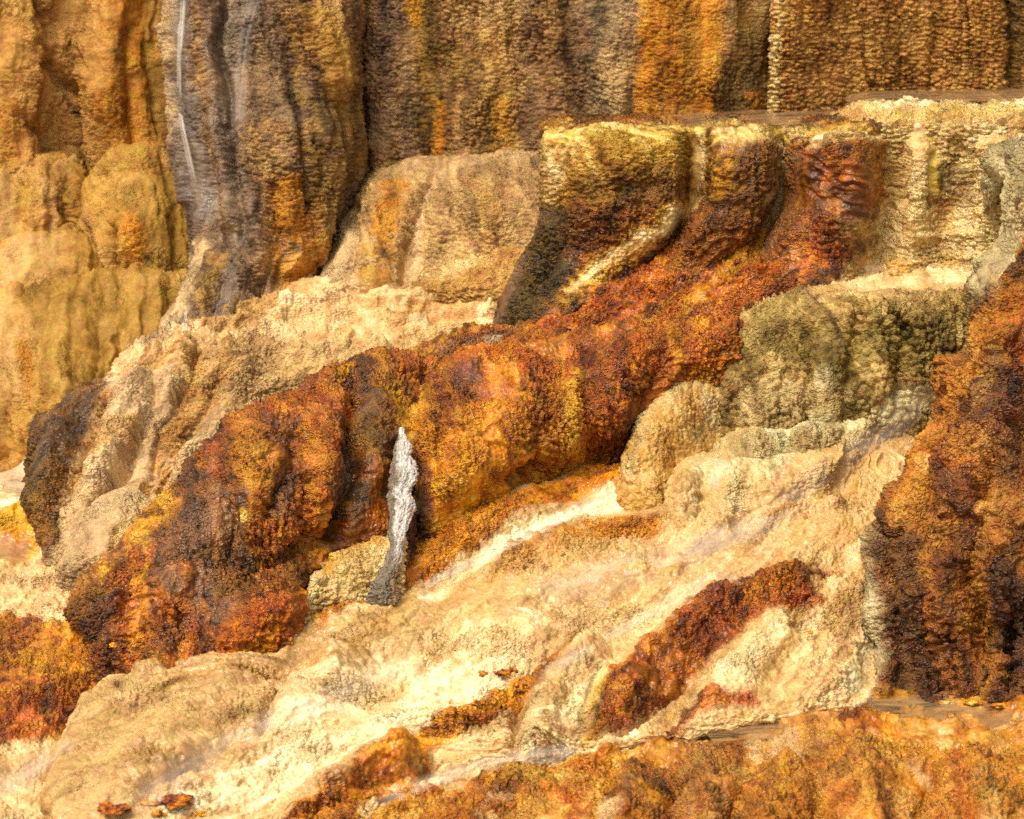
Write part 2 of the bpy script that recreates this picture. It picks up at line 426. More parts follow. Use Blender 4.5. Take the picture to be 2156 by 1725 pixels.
    dome = lambda f: 1.3 * np.sqrt(np.clip(1 - (f * 1.3) ** 2, 0, 1)) - .65
    vary = np.clip(.9 + 1.5 * w1 + 1.0 * w2, .12, 2.2)                # some places knobbly, others smooth
    h = rel[..., 0] * vary * (dome(c1[0]) - .45 * np.exp(-(c1[1] - c1[0]) / .07))
    h = h + rel[..., 1] * np.clip(1 + .8 * w2, .4, 1.7) * (dome(cs[0]) * .6 + .75 * np.clip(cs[3], -.6, .6) - .35 * np.exp(-(cs[1] - cs[0]) / .08))
    cell = cs[2] * .5 + c1[2] * .5
    if rel[..., 2].max() > 0:
        cb = worley(x * 18 + 1.2 * w1, y * 18, z * 17 + 1.2 * w2, 43)
        h = h + rel[..., 2] * np.clip(.9 + 1.2 * w2 - .8 * w1, .2, 1.7) * (dome(cb[0]) - .4 * np.exp(-(cb[1] - cb[0]) / .08))
        k2 = np.clip(rel[..., 2] / .03, 0, 1); cell = cell * (1 - .5 * k2) + cb[2] * .5 * k2
    if rel[..., 3].max() > 0:
        r = fbm(x * 26, y * 26, z * 26, 51, 3)
        r2 = fbm(x * 9, y * 9, z * 9, 54, 2)
        h = h + rel[..., 3] * ((1 - 2 * abs(r)) * .55 + .9 * r2)
    if rel[..., 4].max() > 0:
        h = h + rel[..., 4] * fbm(s * 3 + w1, t * 20 + 2.5 * w2, 0 * s, 61, 3)
    fl = fbm(s * 22 + 1.5 * w1, t * 2.2, 0 * s, 71, 3)
    h = h + rel[..., 5] * fl
    if rel[..., 6].max() > 0:
        for q, (fz, k) in enumerate(((6.0, 91), (13.0, 95))):
            ph = z * fz + 1.3 * w1 + .8 * fbm(x * 5, y * 5, z * 2, k, 2) + .12 * np.abs(np.sin(x * 14 + 4 * w2))
            f = ph - np.floor(ph)
            lip = np.clip(f / .14, 0, 1) * (1 - f) ** 1.4 * 1.5 - .35
            h = h + rel[..., 6] * (1.0, .5)[q] * lip * sstep(-.35, .25, fbm(x * 2.2 + q * 9, y * 2.2, z * 2.2, k + 2, 2))
    V2 = V1 + n * h[..., None]
    # colour: streaks down the fall, patches, and one tone per nodule
    fl2 = fbm(s * 7 + .8 * w1, t * .9, 0 * s, 73, 3)
    pch = fbm(x * 6, y * 6, z * 6, 75, 3)
    col = np.zeros(V.shape)
    wet = np.zeros(px.shape)
    for k, m in zip(K, M):
        p = PAL[k]
        u = .5 + .36 * fl2 + .18 * fl + .18 * pch + .14 * fine + p['cell'] * .75 * (cell - .5)
        u = np.clip(u, 0, 1) * (len(p['c']) - 1)
        i = np.minimum(u.astype(int), len(p['c']) - 2); f = (u - i)[..., None]
        col += m[..., None] * (p['c'][i] * (1 - f) + p['c'][i + 1] * f)
        wet += m * p['wet']
    wet = np.clip(wet + .25 * pch, 0, 1)
    SURF[name + str(seed)] = (G, V2)
    rough = np.clip((rel[..., 0] * vary + rel[..., 1] + rel[..., 2] * .5 + rel[..., 3] * .6) / .03, 0, 1) ** 1.4 + .03
    return mesh_grid(name, V2, mat or MAT, col * ALBEDO, wet, parent, rel=rough)

# ================================================================== the setting
# the hillside that carries everything, far beyond the frame on all sides
gy = np.array([-60., 0, 14] + list(GK[::-1, 1]) + [36, 60, 160])
gz = unproj(np.full(len(GK), W / 2), GK[::-1, 0], GK[::-1, 1])[:, 2] - 2.2
gz = np.concatenate([[gz[0] - 1.5, gz[0] - 1.0, gz[0] - .4], gz, [gz[-1] + 1.5, gz[-1] + 4, gz[-1] + 8]])
gx = np.linspace(-120, 120, 121); gyy = np.concatenate([np.linspace(-60, 14, 30), np.linspace(15, 40, 60), np.linspace(42, 160, 40)])
GX, GY = np.meshgrid(gx, gyy)
GZ = np.interp(GY, gy, gz) + .35 * fbm(GX * .3, GY * .3, 0 * GX, 3, 3)
pc = PAL['flowtan']['c']; uu = np.clip(.5 + .6 * fbm(GX * .5, GY * .5, 0 * GX, 5, 3), 0, 1)[..., None]
g0 = mesh_grid('hillside', np.stack([GX, GY, GZ], -1), MAT, (pc[0] * (1 - uu) + pc[3] * uu) * ALBEDO, np.full(GX.shape, .4), keep=True)
tag(g0, kind='structure')
# low ground at the left and under everything
g = form('ground', [
    [(-200, 1010, 25.9), (60, 1030, 25.7), (300, 1040, 25.6), (700, 1040, 25.5)],
    [(-200, 1045, 25.4), (60, 1048, 25.3), (300, 1060, 25.3), (700, 1060, 25.2)],
    [(-200, 1180, .75), (60, 1185, .75), (200, 1195, .75), (600, 1200, .7)],
    [(-200, 1300, .45), (60, 1300, .45), (160, 1300, .45), (500, 1310, .5)],
    [(-200, 1440, .3), (60, 1430, .25), (220, 1400, .35), (420, 1420, .5)],
    [(-200, 1580, .1), (60, 1570, .15), (200, 1540, .35), (320, 1520, .5)],
    [(-200, 1700, -.1), (0, 1700, .0), (150, 1690, .3), (300, 1680, .5)],
    [(-200, 1850, -.2), (0, 1850, -.2), (150, 1830, .1), (300, 1800, .4)]],
    'cream',
    paints=[('P', [(-300, 1050), (70, 1050), (75, 1140), (40, 1180), (-300, 1185)], 'gold', 0, 8),
            ('P', [(-300, 1128), (60, 1128), (40, 1178), (-300, 1178)], 'poolbed', 0, 8),
            ('S', [(-200, 1052), (65, 1052)], 'white', 7, 4),
            ('P', [(-300, 1310), (60, 1305), (100, 1330), (150, 1325), (260, 1340), (330, 1420), (240, 1440), (190, 1480), (160, 1545), (90, 1560), (-20, 1600), (-300, 1640)], 'rust', 0, 10),
            ('P', [(60, 1320), (120, 1335), (230, 1350), (290, 1420), (210, 1440), (100, 1450), (-20, 1500), (-60, 1420), (40, 1400)], 'orange', 0, 24, .9), ('P', [(80, 1330), (230, 1350), (200, 1420), (60, 1450), (20, 1410)], 'gold', 0, 24, .6),
            ('S', [(0, 1330), (60, 1340)], 'orange', 22, 14),
            ('S', [(190, 1395), (250, 1410)], 'orange', 22, 12),
            ('S', [(-80, 1640), (60, 1580), (150, 1545)], 'orange', 8, 6),
            ('P', [(-300, 1650), (160, 1550), (220, 1560), (140, 1700), (120, 1800), (-300, 1850)], 'cream', 0, 10),
            ('S', [(0, 1640), (90, 1620), (160, 1580)], 'flow', 30, 14)],
    sculpt=[([(0, 1320), (60, 1330)], 26, .07), ([(120, 1360), (200, 1380)], 40, .08), ([(80, 1470)], 60, .06)],
    meso=.05, warp=14, seed=1, mat=MATWET, patches=[('gold', 3, 2.5, .3, .7, .5, 1), ('orange', 2, 2, .2, .6, .5, 1), ('flowtan', 2, 2, .1, .6, .6)])
tag(g, kind='structure')

# ================================================================== far yellow wall, upper left
o = form('ochre_formation', [
    [(-160, -120, 30.4), (100, -120, 30.4), (300, -120, 30.3), (480, -120, 30.8)],
    [(-160, 60, 30.2), (60, 60, 30.0), (130, 60, 30.3), (240, 60, 30.0), (330, 60, 30.2), (480, 60, 30.8)],
    [(-160, 200, 30.1), (60, 200, 29.9), (150, 200, 30.2), (230, 200, 29.9), (340, 210, 30.1), (480, 220, 30.8)],
    [(-160, 330, 29.9), (60, 320, 29.8), (150, 330, 30.1), (260, 330, 29.8), (360, 340, 29.9), (500, 340, 30.6)],
    [(-160, 620, 29.2), (100, 620, 29.1), (280, 620, 29.1), (390, 640, 29.1), (500, 660, 29.6)],
    [(-160, 1020, 27.6), (120, 1020, 27.6), (300, 1020, 27.6), (500, 1020, 28.0)]],
    'yellowbrown',
    paints=[('P', [(-200, -200), (70, -200), (80, 40), (50, 160), (-200, 180)], 'yellow', 0, 26, .75),
            ('P', [(190, -200), (350, -200), (365, 120), (380, 330), (240, 330), (225, 200), (260, 90)], 'yellowrust', 0, 22),
            ('S', [(310, -100), (330, 100), (345, 300)], 'yellowolive', 22, 16),
            ('S', [(335, 20), (340, 120)], 'yellow', 10, 8),
            ('S', [(80, -100), (96, 110), (160, 250)], 'cliffdark', 5, 6, .8),
            ('S', [(180, 180), (300, 320)], 'yellowrust', 16, 12, .7),
            ('P', [(-200, 190), (120, 200), (100, 330), (-200, 330)], 'yellowbrown', 0, 20)],
    sculpt=[([(88, -100), (96, 60), (100, 110), (170, 220), (175, 330)], 9, -.14), ([(40, 240), (110, 300), (140, 345)], 14, -.10),
            ([(140, 100), (200, 190), (210, 320)], 30, .10), ([(20, 100), (50, 240)], 40, .08), ([(265, 60), (280, 300)], 12, -.07),
            ([(310, 100), (330, 250), (385, 350)], 10, -.08), ([(240, 30), (235, 240)], 26, .08)],
    flute=.05, flutew=.3, back=(.6, .1), seed=2, meso=.08, step=1.25, relief=1.4, patches=[('yellowrust', 4, .8, .2, .6, .6), ('yellowpale', 3, 1.2, .3, .6, .5)])
tag(o, 'blurred brown and ochre streaked wall and bulges filling the upper left', 'rock wall')
wall = o

def bulge(lab, top, foot, base, paints, Y, D, seed, sculpt=(), mid=None):
    n = len(top)
    rows = [[(x, y, Y) for x, y in top]]
    for q in (.16, .42, .75):
        rows.append([(tx + (fx - tx) * q, ty + (fy - ty) * q, Y - D * math.sin(min(1, q * 1.35) * math.pi / 2) * (.35 + .65 * math.sin(math.pi * (i + .5) / n)))
                     for i, ((tx, ty), (fx, fy)) in enumerate(zip(top, foot))])
    rows.append([(x, y, Y - D * (.35 + .65 * math.sin(math.pi * (i + .5) / n))) for i, (x, y) in enumerate(foot)])
    o = form('bulge', rows, base, paints, sculpt, back=(.7, .05), skirt=.5, left=.7, right=.7, seed=seed, parent=wall, step=1.3, meso=.08, flute=.035, flutew=.2, relief=1.3, patches=[('yellowolive', 4, .9, .3, .7, .5), ('yellowpale', 3, 1.2, .3, .6, .6)])
    return tag(o, lab)
bulge('orange tan bulge at left edge under the brown streaked wall', [(-60, 330), (0, 325), (70, 318), (130, 318), (175, 345)],
      [(-60, 560), (0, 560), (70, 540), (130, 520), (200, 520)], 'yellow',
      [('S', [(90, 340), (100, 480)], 'yellowbrown', 26, 16), ('S', [(0, 390), (10, 500)], 'yellowpale', 26, 16)], 29.9, .7, 3,
      [([(110, 340), (105, 500)], 8, -.06), ([(150, 360), (140, 480)], 8, -.06)])
bulge('rounded gold dome with smooth crown against the grey purple buttress', [(165, 460), (185, 390), (230, 335), (290, 320), (350, 325), (420, 340)],
      [(165, 660), (200, 670), (250, 670), (310, 660), (360, 660), (430, 680)], 'yellow',
      [('P', [(320, 320), (430, 330), (430, 700), (330, 690), (290, 560)], 'yellowolive', 0, 30, .85),
       ('S', [(190, 470), (200, 550)], 'yellowbrown', 20, 16), ('S', [(260, 350), (330, 340)], 'yellow', 26, 16),
       ('S', [(270, 480), (290, 530)], 'cliffgold', 22, 16)], 29.55, .9, 4,
      [([(235, 480), (235, 560), (270, 600)], 9, -.12), ([(270, 500)], 30, .06)])
bulge('pale topped yellow dome second lowest of the left bulges', [(-80, 560), (-20, 520), (40, 492), (110, 474), (180, 490), (225, 520), (240, 560)],
      [(-80, 800), (-20, 800), (50, 790), (110, 780), (170, 770), (220, 770), (250, 770)], 'yellow',
      [('P', [(-80, 560), (40, 490), (130, 480), (120, 580), (30, 610), (-80, 640)], 'yellowpale', 0, 20)], 28.9, .7, 5)
bulge('large drapery bulge of olive gold streaks, lowest at the left', [(-90, 640), (-20, 620), (40, 595), (110, 580), (200, 570), (300, 570), (390, 575), (430, 600)],
      [(-90, 1030), (-20, 1020), (50, 1005), (120, 1000), (200, 1000), (280, 990), (340, 980), (400, 960)], 'yellow',
      [('P', [(60, 620), (200, 580), (390, 575), (420, 640), (330, 760), (300, 900), (170, 930), (90, 880)], 'yellowolive', 0, 34, .9),
       ('P', [(-90, 640), (30, 600), (40, 760), (20, 900), (-90, 900)], 'yellowpale', 0, 30),
       ('S', [(330, 590), (380, 640), (330, 720)], 'cliffolive', 30, 20, .7),
       ('S', [(40, 720), (60, 860)], 'yellowrust', 12, 10),
       ('P', [(-90, 860), (60, 830), (160, 850), (160, 1010), (-90, 1030)], 'yellow', 0, 24)], 28.5, 1.5, 6,
      [([(45, 700), (50, 850), (110, 930)], 14, -.08), ([(130, 650), (120, 800)], 40, .08), ([(200, 700), (210, 900)], 10, -.07), ([(150, 720), (160, 880)], 8, -.05), ([(250, 700), (250, 900)], 9, -.05)])

o = form('rock_apron', [
    [(-160, 1020, 26.5), (-20, 1000, 26.4), (30, 985, 26.4), (70, 955, 26.5), (130, 940, 26.7)],
    [(-160, 1030, 26.0), (-20, 1020, 25.9), (30, 1015, 25.8), (80, 1010, 25.9), (130, 1010, 26.2)],
    [(-160, 1050, 25.35), (0, 1048, 25.3), (60, 1046, 25.3), (130, 1046, 25.4)]], 'pinkgrey', seed=7, meso=.02, step=1.4)
tag(o, 'smooth pinkish grey apron at the left edge below the yellow bulges', 'rock')

# ================================================================== cliff behind
o = form('travertine_cliff', [
    [(560, -120, 29.6), (760, -120, 29.3), (1000, -120, 29.1), (1250, -120, 29.0), (1450, -120, 28.8), (1700, -120, 28.9)],
    [(560, 0, 29.6), (760, 0, 29.3), (1000, 0, 29.1), (1250, 0, 28.9), (1450, 0, 28.7), (1700, 0, 28.9)],
    [(560, 180, 29.6), (760, 180, 29.3), (1000, 180, 29.0), (1250, 180, 28.8), (1450, 180, 28.6), (1700, 180, 28.8)],
    [(560, 345, 29.5), (760, 345, 29.2), (1000, 345, 28.9), (1250, 345, 28.7), (1450, 345, 28.6), (1700, 345, 28.7)],
    [(560, 500, 29.4), (760, 500, 29.1), (1000, 450, 28.8), (1250, 430, 28.7), (1450, 420, 28.6), (1700, 420, 28.7)]],
    'cliff',
    paints=[('P', [(760, -200), (900, -200), (880, 100), (905, 330), (780, 360), (755, 180)], 'purple', 0, 24, .9),
            ('S', [(905, -100), (900, 150), (910, 330)], 'cliffolive', 26, 16),
            ('S', [(1030, -100), (1040, 20), (1050, 60)], 'tan', 24, 18),
            ('S', [(1050, 80), (1040, 200)], 'tanorange', 26, 18, .8),
            ('S', [(990, 120), (960, 220)], 'cliffolive', 40, 24, .7),
            ('S', [(1050, 190), (1060, 320)], 'cliffolive', 34, 20, .8),
            ('S', [(1060, 230), (1060, 310)], 'cliffgold', 14, 12, .6),
            ('P', [(1100, -200), (1250, -200), (1260, 320), (1110, 320)], 'purple', 0, 30, .7),
            ('S', [(1195, 20), (1190, 160), (1225, 310)], 'cliffdark', 12, 12, .8),
            ('S', [(1180, -50), (1150, 120)], 'cliff', 22, 20),
            ('P', [(1235, -200), (1350, -200), (1330, 290), (1250, 290)], 'cliffgrey', 0, 24, .85),
            ('S', [(1290, 130), (1320, 230)], 'tan', 26, 18, .8),
            ('P', [(1345, -200), (1530, -200), (1520, 60), (1510, 290), (1350, 290), (1335, 200), (1350, 90)], 'cliffgold', 0, 16, .95),
            ('S', [(1440, -60), (1455, 120), (1450, 260)], 'cliffolive', 18, 16, .6),
            ('P', [(1530, -200), (1640, -200), (1632, 60), (1618, 280), (1505, 290), (1508, 200), (1540, 60)], 'cliffdark', 0, 12, .95),
            ('S', [(1590, 200), (1600, 250)], 'cliffgold', 12, 12, .7),
            ('S', [(870, -20), (880, 40)], 'cliffgold', 14, 12), ('S', [(920, 220), (915, 330)], 'cliffgold', 12, 10)],
    sculpt=[([(745, -100), (755, 120), (768, 240), (775, 400)], 12, -0.060), ([(880, -100), (885, 120), (900, 330)], 9, -0.030),
            ([(800, -100), (800, 350)], 40, .10), ([(960, -100), (955, 150)], 30, .06), ([(1090, -100), (1085, 100), (1105, 330)], 8, -0.024),
            ([(1000, 200), (970, 330)], 34, .07), ([(1150, 0), (1150, 320)], 34, .08), ([(1195, 0), (1190, 160), (1225, 310)], 10, -0.036),
            ([(1290, 90), (1310, 260)], 36, .08), ([(1340, -100), (1335, 120), (1332, 300)], 8, -0.030), ([(1400, 0), (1400, 250)], 34, .07),
            ([(1475, -100), (1480, 280)], 8, -0.018), ([(1570, 0), (1560, 260)], 34, -0.021), ([(1630, -50), (1615, 270)], 10, -0.030)],
    flute=.02, flutew=.16, seed=8, meso=.10, back=(.6, .1))
tag(o, 'tall grey brown cliff with dark and gold vertical streaks behind the terraces', 'cliff')

o = form('cliff_panel', [
    [(1628, -120, 28.5), (1800, -120, 28.65), (2000, -120, 28.85), (2130, -120, 28.85), (2260, -120, 28.85)],
    [(1630, 40, 28.5), (1800, 40, 28.65), (2000, 40, 28.85), (2130, 40, 28.85), (2260, 40, 28.85)],
    [(1625, 150, 28.45), (1800, 150, 28.65), (2000, 150, 28.85), (2130, 150, 28.85), (2260, 150, 28.85)],
    [(1622, 260, 28.4), (1800, 260, 28.65), (2000, 260, 28.85), (2130, 260, 28.85), (2260, 260, 28.85)],
    [(1622, 360, 28.4), (1800, 360, 28.65), (2000, 360, 28.85), (2130, 360, 28.85), (2260, 360, 28.85)]],
    'panel',
    paints=[('S', [(1636, -100), (1638, 40), (1632, 250)], 'scalepale', 9, 9, .9), ('P', [(2112, -200), (2160, -200), (2160, 210), (2128, 210), (2120, 80)], 'cliffdark', 0, 10, .9),
            ('S', [(1750, 80), (1900, 90)], 'tanorange', 40, 26, .6), ('S', [(1660, -60), (1700, 20)], 'cliffgold', 30, 20, .6)],
    sculpt=[([(1680, -80), (1690, 60), (1730, 160)], 8, -.04), ([(1830, 60), (1825, 150), (1840, 220)], 7, -.05), ([(1960, -50), (1965, 100), (1955, 220)], 7, -.05),
            ([(1900, 100), (1900, 200)], 7, -.03), ([(1740, 66), (1800, 74)], 7, -.02), ([(2125, -100), (2130, 200)], 12, -.12), ([(2040, -60), (2050, 180)], 6, -.04)],
    left=.5, seed=9, meso=.03, back=(.5, .1), relief=1.25)
tag(o, 'tan cliff panel covered in rounded scales, upper right', 'cliff')

# ------------------------------------------------------------------ grey purple buttress
o = form('rock_buttress', [
    [(350, -130, 29.3), (400, -130, 29.0), (470, -130, 28.9), (560, -130, 29.0), (660, -130, 28.9), (750, -130, 29.4)],
    [(345, 0, 29.2), (400, 0, 28.8), (470, 0, 28.8), (560, 0, 28.8), (660, 0, 28.7), (752, 0, 29.3)],
    [(358, 180, 29.0), (420, 180, 28.6), (490, 180, 28.6), (570, 180, 28.5), (670, 180, 28.5), (762, 180, 29.2)],
    [(385, 330, 28.8), (440, 330, 28.4), (510, 330, 28.3), (580, 330, 28.2), (680, 330, 28.4), (772, 330, 29.1)],
    [(405, 440, 28.6), (455, 440, 28.3), (520, 440, 28.1), (590, 430, 28.1), (670, 440, 28.3), (745, 440, 29.0)],
    [(412, 530, 28.4), (455, 530, 28.1), (520, 535, 27.95), (590, 540, 28.0), (650, 540, 28.2), (700, 530, 28.9)],
    [(375, 650, 27.6), (430, 645, 27.6), (500, 625, 27.75), (575, 605, 27.85), (630, 600, 28.0), (680, 595, 28.6)],
    [(318, 722, 27.2), (390, 705, 27.2), (470, 680, 27.35), (560, 645, 27.5), (640, 630, 27.7), (690, 620, 28.2)]],
    'purple',
    paints=[('P', [(500, 280), (560, 260), (700, 300), (690, 520), (660, 610), (560, 620), (530, 520), (505, 420)], 'cliff', 0, 24, .85),
            ('P', [(590, -200), (770, -200), (770, 250), (700, 240), (640, 160), (600, 100)], 'cliff', 0, 26),
            ('P', [(640, 20), (700, 30), (740, 110), (735, 180), (690, 190), (660, 110)], 'yellow', 0, 20, .95),
            ('P', [(655, 200), (770, 180), (775, 340), (720, 440), (670, 520), (650, 420)], 'cliffolive', 0, 26, .75),
            ('P', [(560, 390), (640, 370), (665, 470), (660, 600), (600, 615), (575, 520)], 'cliffgold', 0, 16, .8),
            ('S', [(610, 60), (640, 240), (655, 420)], 'cliffolive', 12, 12, .7),
            ('S', [(380, -100), (378, 60), (380, 200), (400, 330), (425, 450)], 'purplegrey', 30, 20),
            ('S', [(500, -100), (470, 120), (490, 300), (510, 480)], 'purplegrey', 34, 20, .85),
            ('P', [(345, -100), (375, -100), (372, 150), (385, 300), (358, 200)], 'greytan', 0, 10),
            ('S', [(410, 20), (415, 180)], 'cliff', 14, 12, .7),
            ('S', [(440, 300), (475, 470)], 'purple', 18, 12),
            ('S', [(470, 560), (430, 640)], 'yellowolive', 20, 14, .8), ('S', [(490, 570), (460, 650)], 'purplegrey', 18, 10),
            ('S', [(430, 520), (400, 620), (340, 700)], 'greytan', 14, 10)],
    sculpt=[([(395, -100), (400, 100), (415, 250), (440, 400), (470, 520)], 10, -0.065), ([(430, -100), (440, 150), (465, 330), (490, 470)], 16, .10),
            ([(478, -100), (465, 100), (490, 260), (502, 420), (525, 540), (545, 610)], 10, -0.104),
            ([(540, 60), (530, 200)], 34, .07), ([(525, 270), (520, 420), (545, 580)], 26, .14), ([(590, 40), (610, 200), (640, 330), (650, 450)], 9, -0.091),
            ([(600, 350), (620, 560)], 20, .06), ([(575, 390), (590, 600)], 7, -0.039), ([(690, 60), (710, 160)], 40, .14), ([(690, 250), (690, 420), (660, 540)], 24, .1),
            ([(720, 230), (740, 400), (690, 500)], 9, -0.091), ([(455, 540), (425, 640)], 12, .08), ([(470, 590), (440, 680)], 9, -0.065), ([(510, 560), (490, 640)], 18, .09),
            ([(370, 600), (350, 700)], 16, .05), ([(360, 60), (375, 260), (400, 420)], 10, .06)],
    left=.9, right=.4, flute=.03, flutew=.14, meso=.06, seed=10, back=(.7, .1))
tag(o, 'bulging grey purple fluted buttress left of the cliff', 'rock buttress')

# ------------------------------------------------------------------ tan mound under the cliff
o = form('travertine_mound', [
    [(672, 560, 28.9), (735, 430, 28.9), (790, 357, 28.95), (860, 337, 28.9), (980, 330, 28.7), (1200, 318, 28.5)],
    [(668, 575, 28.7), (728, 480, 28.6), (785, 400, 28.7), (860, 372, 28.6), (980, 362, 28.4), (1200, 350, 28.2)],
    [(668, 590, 28.4), (722, 530, 28.2), (790, 480, 28.25), (870, 460, 28.2), (980, 450, 28.0), (1200, 440, 27.8)],
    [(668, 600, 28.1), (720, 580, 27.95), (790, 560, 27.9), (870, 550, 27.95), (980, 540, 27.8), (1200, 530, 27.6)],
    [(668, 612, 27.9), (720, 608, 27.8), (800, 605, 27.75), (880, 600, 27.75), (980, 590, 27.65), (1200, 570, 27.5)]],
    'tan',
    paints=[('P', [(660, 480), (735, 430), (760, 520), (740, 620), (660, 620)], 'greytan', 0, 20),
            ('S', [(830, 390), (820, 470), (790, 590)], 'cliffgold', 22, 18, .9), ('S', [(785, 540), (780, 590)], 'yellowolive', 22, 14, .8),
            ('S', [(930, 370), (880, 440), (860, 580)], 'greytan', 16, 12), ('S', [(860, 345), (1200, 335)], 'greytan', 16, 12, .7),
            ('P', [(980, 380), (1060, 400), (1050, 560), (960, 560)], 'tanorange', 0, 30, .7), ('S', [(990, 420), (1000, 480)], 'cliffgrey', 16, 14, .6)],
    sculpt=[([(905, 375), (872, 430), (850, 500), (842, 590)], 12, -.16), ([(800, 420), (770, 540)], 30, .10), ([(930, 420), (900, 540)], 34, .10),
            ([(750, 440), (740, 560)], 12, -.08), ([(1040, 400), (1030, 540)], 20, .05)],
    left=.6, seed=11, meso=.03, flute=.02)
tag(o, 'tan nodular mound with a gold gully at the foot of the cliff', 'rock mound')
o = form('travertine_mound', [
    [(880, 585, 27.9), (930, 552, 27.9), (1000, 535, 27.8), (1130, 520, 27.7)],
    [(870, 600, 27.75), (930, 578, 27.7), (1000, 565, 27.6), (1130, 555, 27.5)],
    [(860, 612, 27.65), (930, 612, 27.5), (1000, 612, 27.4), (1130, 612, 27.3)]],
    'tanorange', paints=[('S', [(900, 580), (1000, 545)], 'scalepale', 16, 12), ('S', [(1010, 600), (1080, 590)], 'tanorange', 20, 12)],
    left=.4, seed=12, meso=.03)
tag(o, 'low sandy hummock left of the dark terrace pillar foot', 'rock mound')
o = form('travertine_mound', [
    [(590, 612, 28.0), (620, 596, 28.0), (650, 587, 28.0), (690, 588, 28.0)],
    [(585, 625, 27.85), (620, 612, 27.75), (655, 604, 27.75), (700, 606, 27.8)],
    [(585, 632, 27.75), (620, 628, 27.55), (660, 622, 27.55), (700, 622, 27.65)]],
    'terrace', left=.3, right=.3, seed=13, meso=.02)
tag(o, 'tiny pale hummock at the foot of the grey purple buttress', 'rock mound')

# ================================================================== pale stepped terrace, left middle
o = form('pale_terrace', [
    [(330, 712, 27.45), (430, 680, 27.6), (545, 645, 27.75), (700, 608, 27.85), (900, 602, 27.8), (1120, 612, 27.6)],
    [(262, 750, 26.75), (400, 715, 27.0), (545, 690, 27.2), (700, 660, 27.4), (900, 650, 27.4), (1120, 660, 27.2)],
    [(228, 800, 26.3), (380, 750, 26.5), (540, 735, 26.7), (720, 715, 26.9), (900, 700, 27.0), (1120, 700, 26.9)],
    [(160, 825, 25.95), (300, 800, 26.05), (440, 790, 26.15), (600, 780, 26.3), (800, 760, 26.5), (1000, 750, 26.6)],
    [(105, 905, 25.55), (230, 890, 25.5), (360, 870, 25.6), (500, 860, 25.8), (650, 850, 26.0), (850, 850, 26.1)],
    [(75, 1010, 25.1), (180, 1010, 24.95), (300, 990, 25.0), (430, 960, 25.2), (560, 950, 25.4), (700, 950, 25.5)],
    [(72, 1100, 24.7), (150, 1110, 24.5), (260, 1090, 24.55), (370, 1060, 24.7), (480, 1050, 24.8), (600, 1050, 24.9)],
    [(98, 1175, 24.35), (140, 1190, 24.2), (210, 1200, 24.15), (300, 1200, 24.1), (420, 1180, 24.2), (520, 1170, 24.3)]],
    'greytan',
    paints=[('P', [(220, 800), (270, 735), (430, 680), (560, 635), (700, 600), (1150, 600), (1150, 720), (900, 760), (640, 840), (480, 850), (330, 800)], 'terrace', 0, 20),
            ('P', [(480, 740), (760, 700), (900, 700), (720, 800), (560, 870), (420, 900), (380, 850)], 'tan', 0, 40),
            ('P', [(540, 640), (660, 612), (1120, 600), (1100, 640), (800, 640), (640, 660)], 'cream', 0, 10, .8),
            ('S', [(620, 690), (800, 685), (1040, 690)], 'cream', 10, 8, .9), ('S', [(420, 720), (560, 705), (640, 690)], 'cream', 9, 8, .8),
            ('S', [(570, 628), (760, 604), (900, 600)], 'poolbed', 5, 4), ('S', [(450, 688), (600, 672)], 'poolbed', 5, 5, .7),
            ('S', [(820, 660), (1000, 640)], 'tanorange', 14, 14, .6), ('S', [(260, 765), (290, 740), (350, 722)], 'rustdark', 9, 8, .5),
            ('S', [(410, 780), (380, 900), (330, 1020)], 'tanorange', 26, 18, .95), ('S', [(480, 790), (440, 830)], 'tanorange', 22, 16, .8),
            ('S', [(230, 800), (330, 790)], 'pinkgrey', 7, 6),
            ('P', [(104, 850), (150, 812), (212, 798), (196, 850), (166, 930), (140, 1020), (132, 1100), (128, 1145), (96, 1172), (40, 1120), (40, 960)], 'brown', 0, 10), ('S', [(100, 960), (90, 1080)], 'mossdark', 14, 14, .6),
            ('S', [(115, 860), (160, 815), (215, 800)], 'brown', 10, 6), ('S', [(70, 1140), (85, 1170)], 'brownviolet', 12, 8)],
    sculpt=[([(420, 760), (350, 890), (300, 1050)], 10, -0.075),
            ([(390, 760), (310, 880), (240, 1000), (180, 1120)], 26, 0.150), ([(280, 830), (220, 930), (160, 1080)], 30, 0.090), ([(340, 860), (270, 980), (200, 1090)], 12, -0.090),
            ([(480, 780), (430, 880), (380, 980)], 30, 0.090), ([(120, 900), (95, 1060)], 26, 0.150),
            ([(560, 700), (760, 690), (1000, 690)], 8, 0.060), ([(430, 720), (560, 706)], 7, 0.060), ([(560, 640), (700, 622), (1000, 622)], 7, 0.060), ([(300, 745), (420, 728), (560, 735), (700, 760)], 9, .09), ([(350, 715), (480, 694), (620, 672), (760, 668), (900, 672)], 8, .10), ([(480, 660), (640, 640), (840, 640), (1060, 655)], 8, .10), ([(230, 830), (190, 930), (150, 1060)], 16, -.12), ([(300, 800), (250, 900), (200, 1020)], 22, .12), ([(330, 840), (280, 950), (230, 1060)], 14, -.12), ([(470, 800), (400, 920), (330, 1050)], 14, -.10), ([(520, 790), (470, 880)], 24, .10), ([(640, 735), (800, 722)], 10, 0.075)],
    left=.9, seed=14, meso=.06, flute=.03, flutew=.3, warp=9, patches=[('tanorange', 1.6, 1.4, .2, .5, .7), ('cream', 1.2, 4.5, .25, .5, .6)])
tag(o, 'pale stepped terrace ending in a grey beige rippled face with dark brown left edge', 'terrace')
pale = o
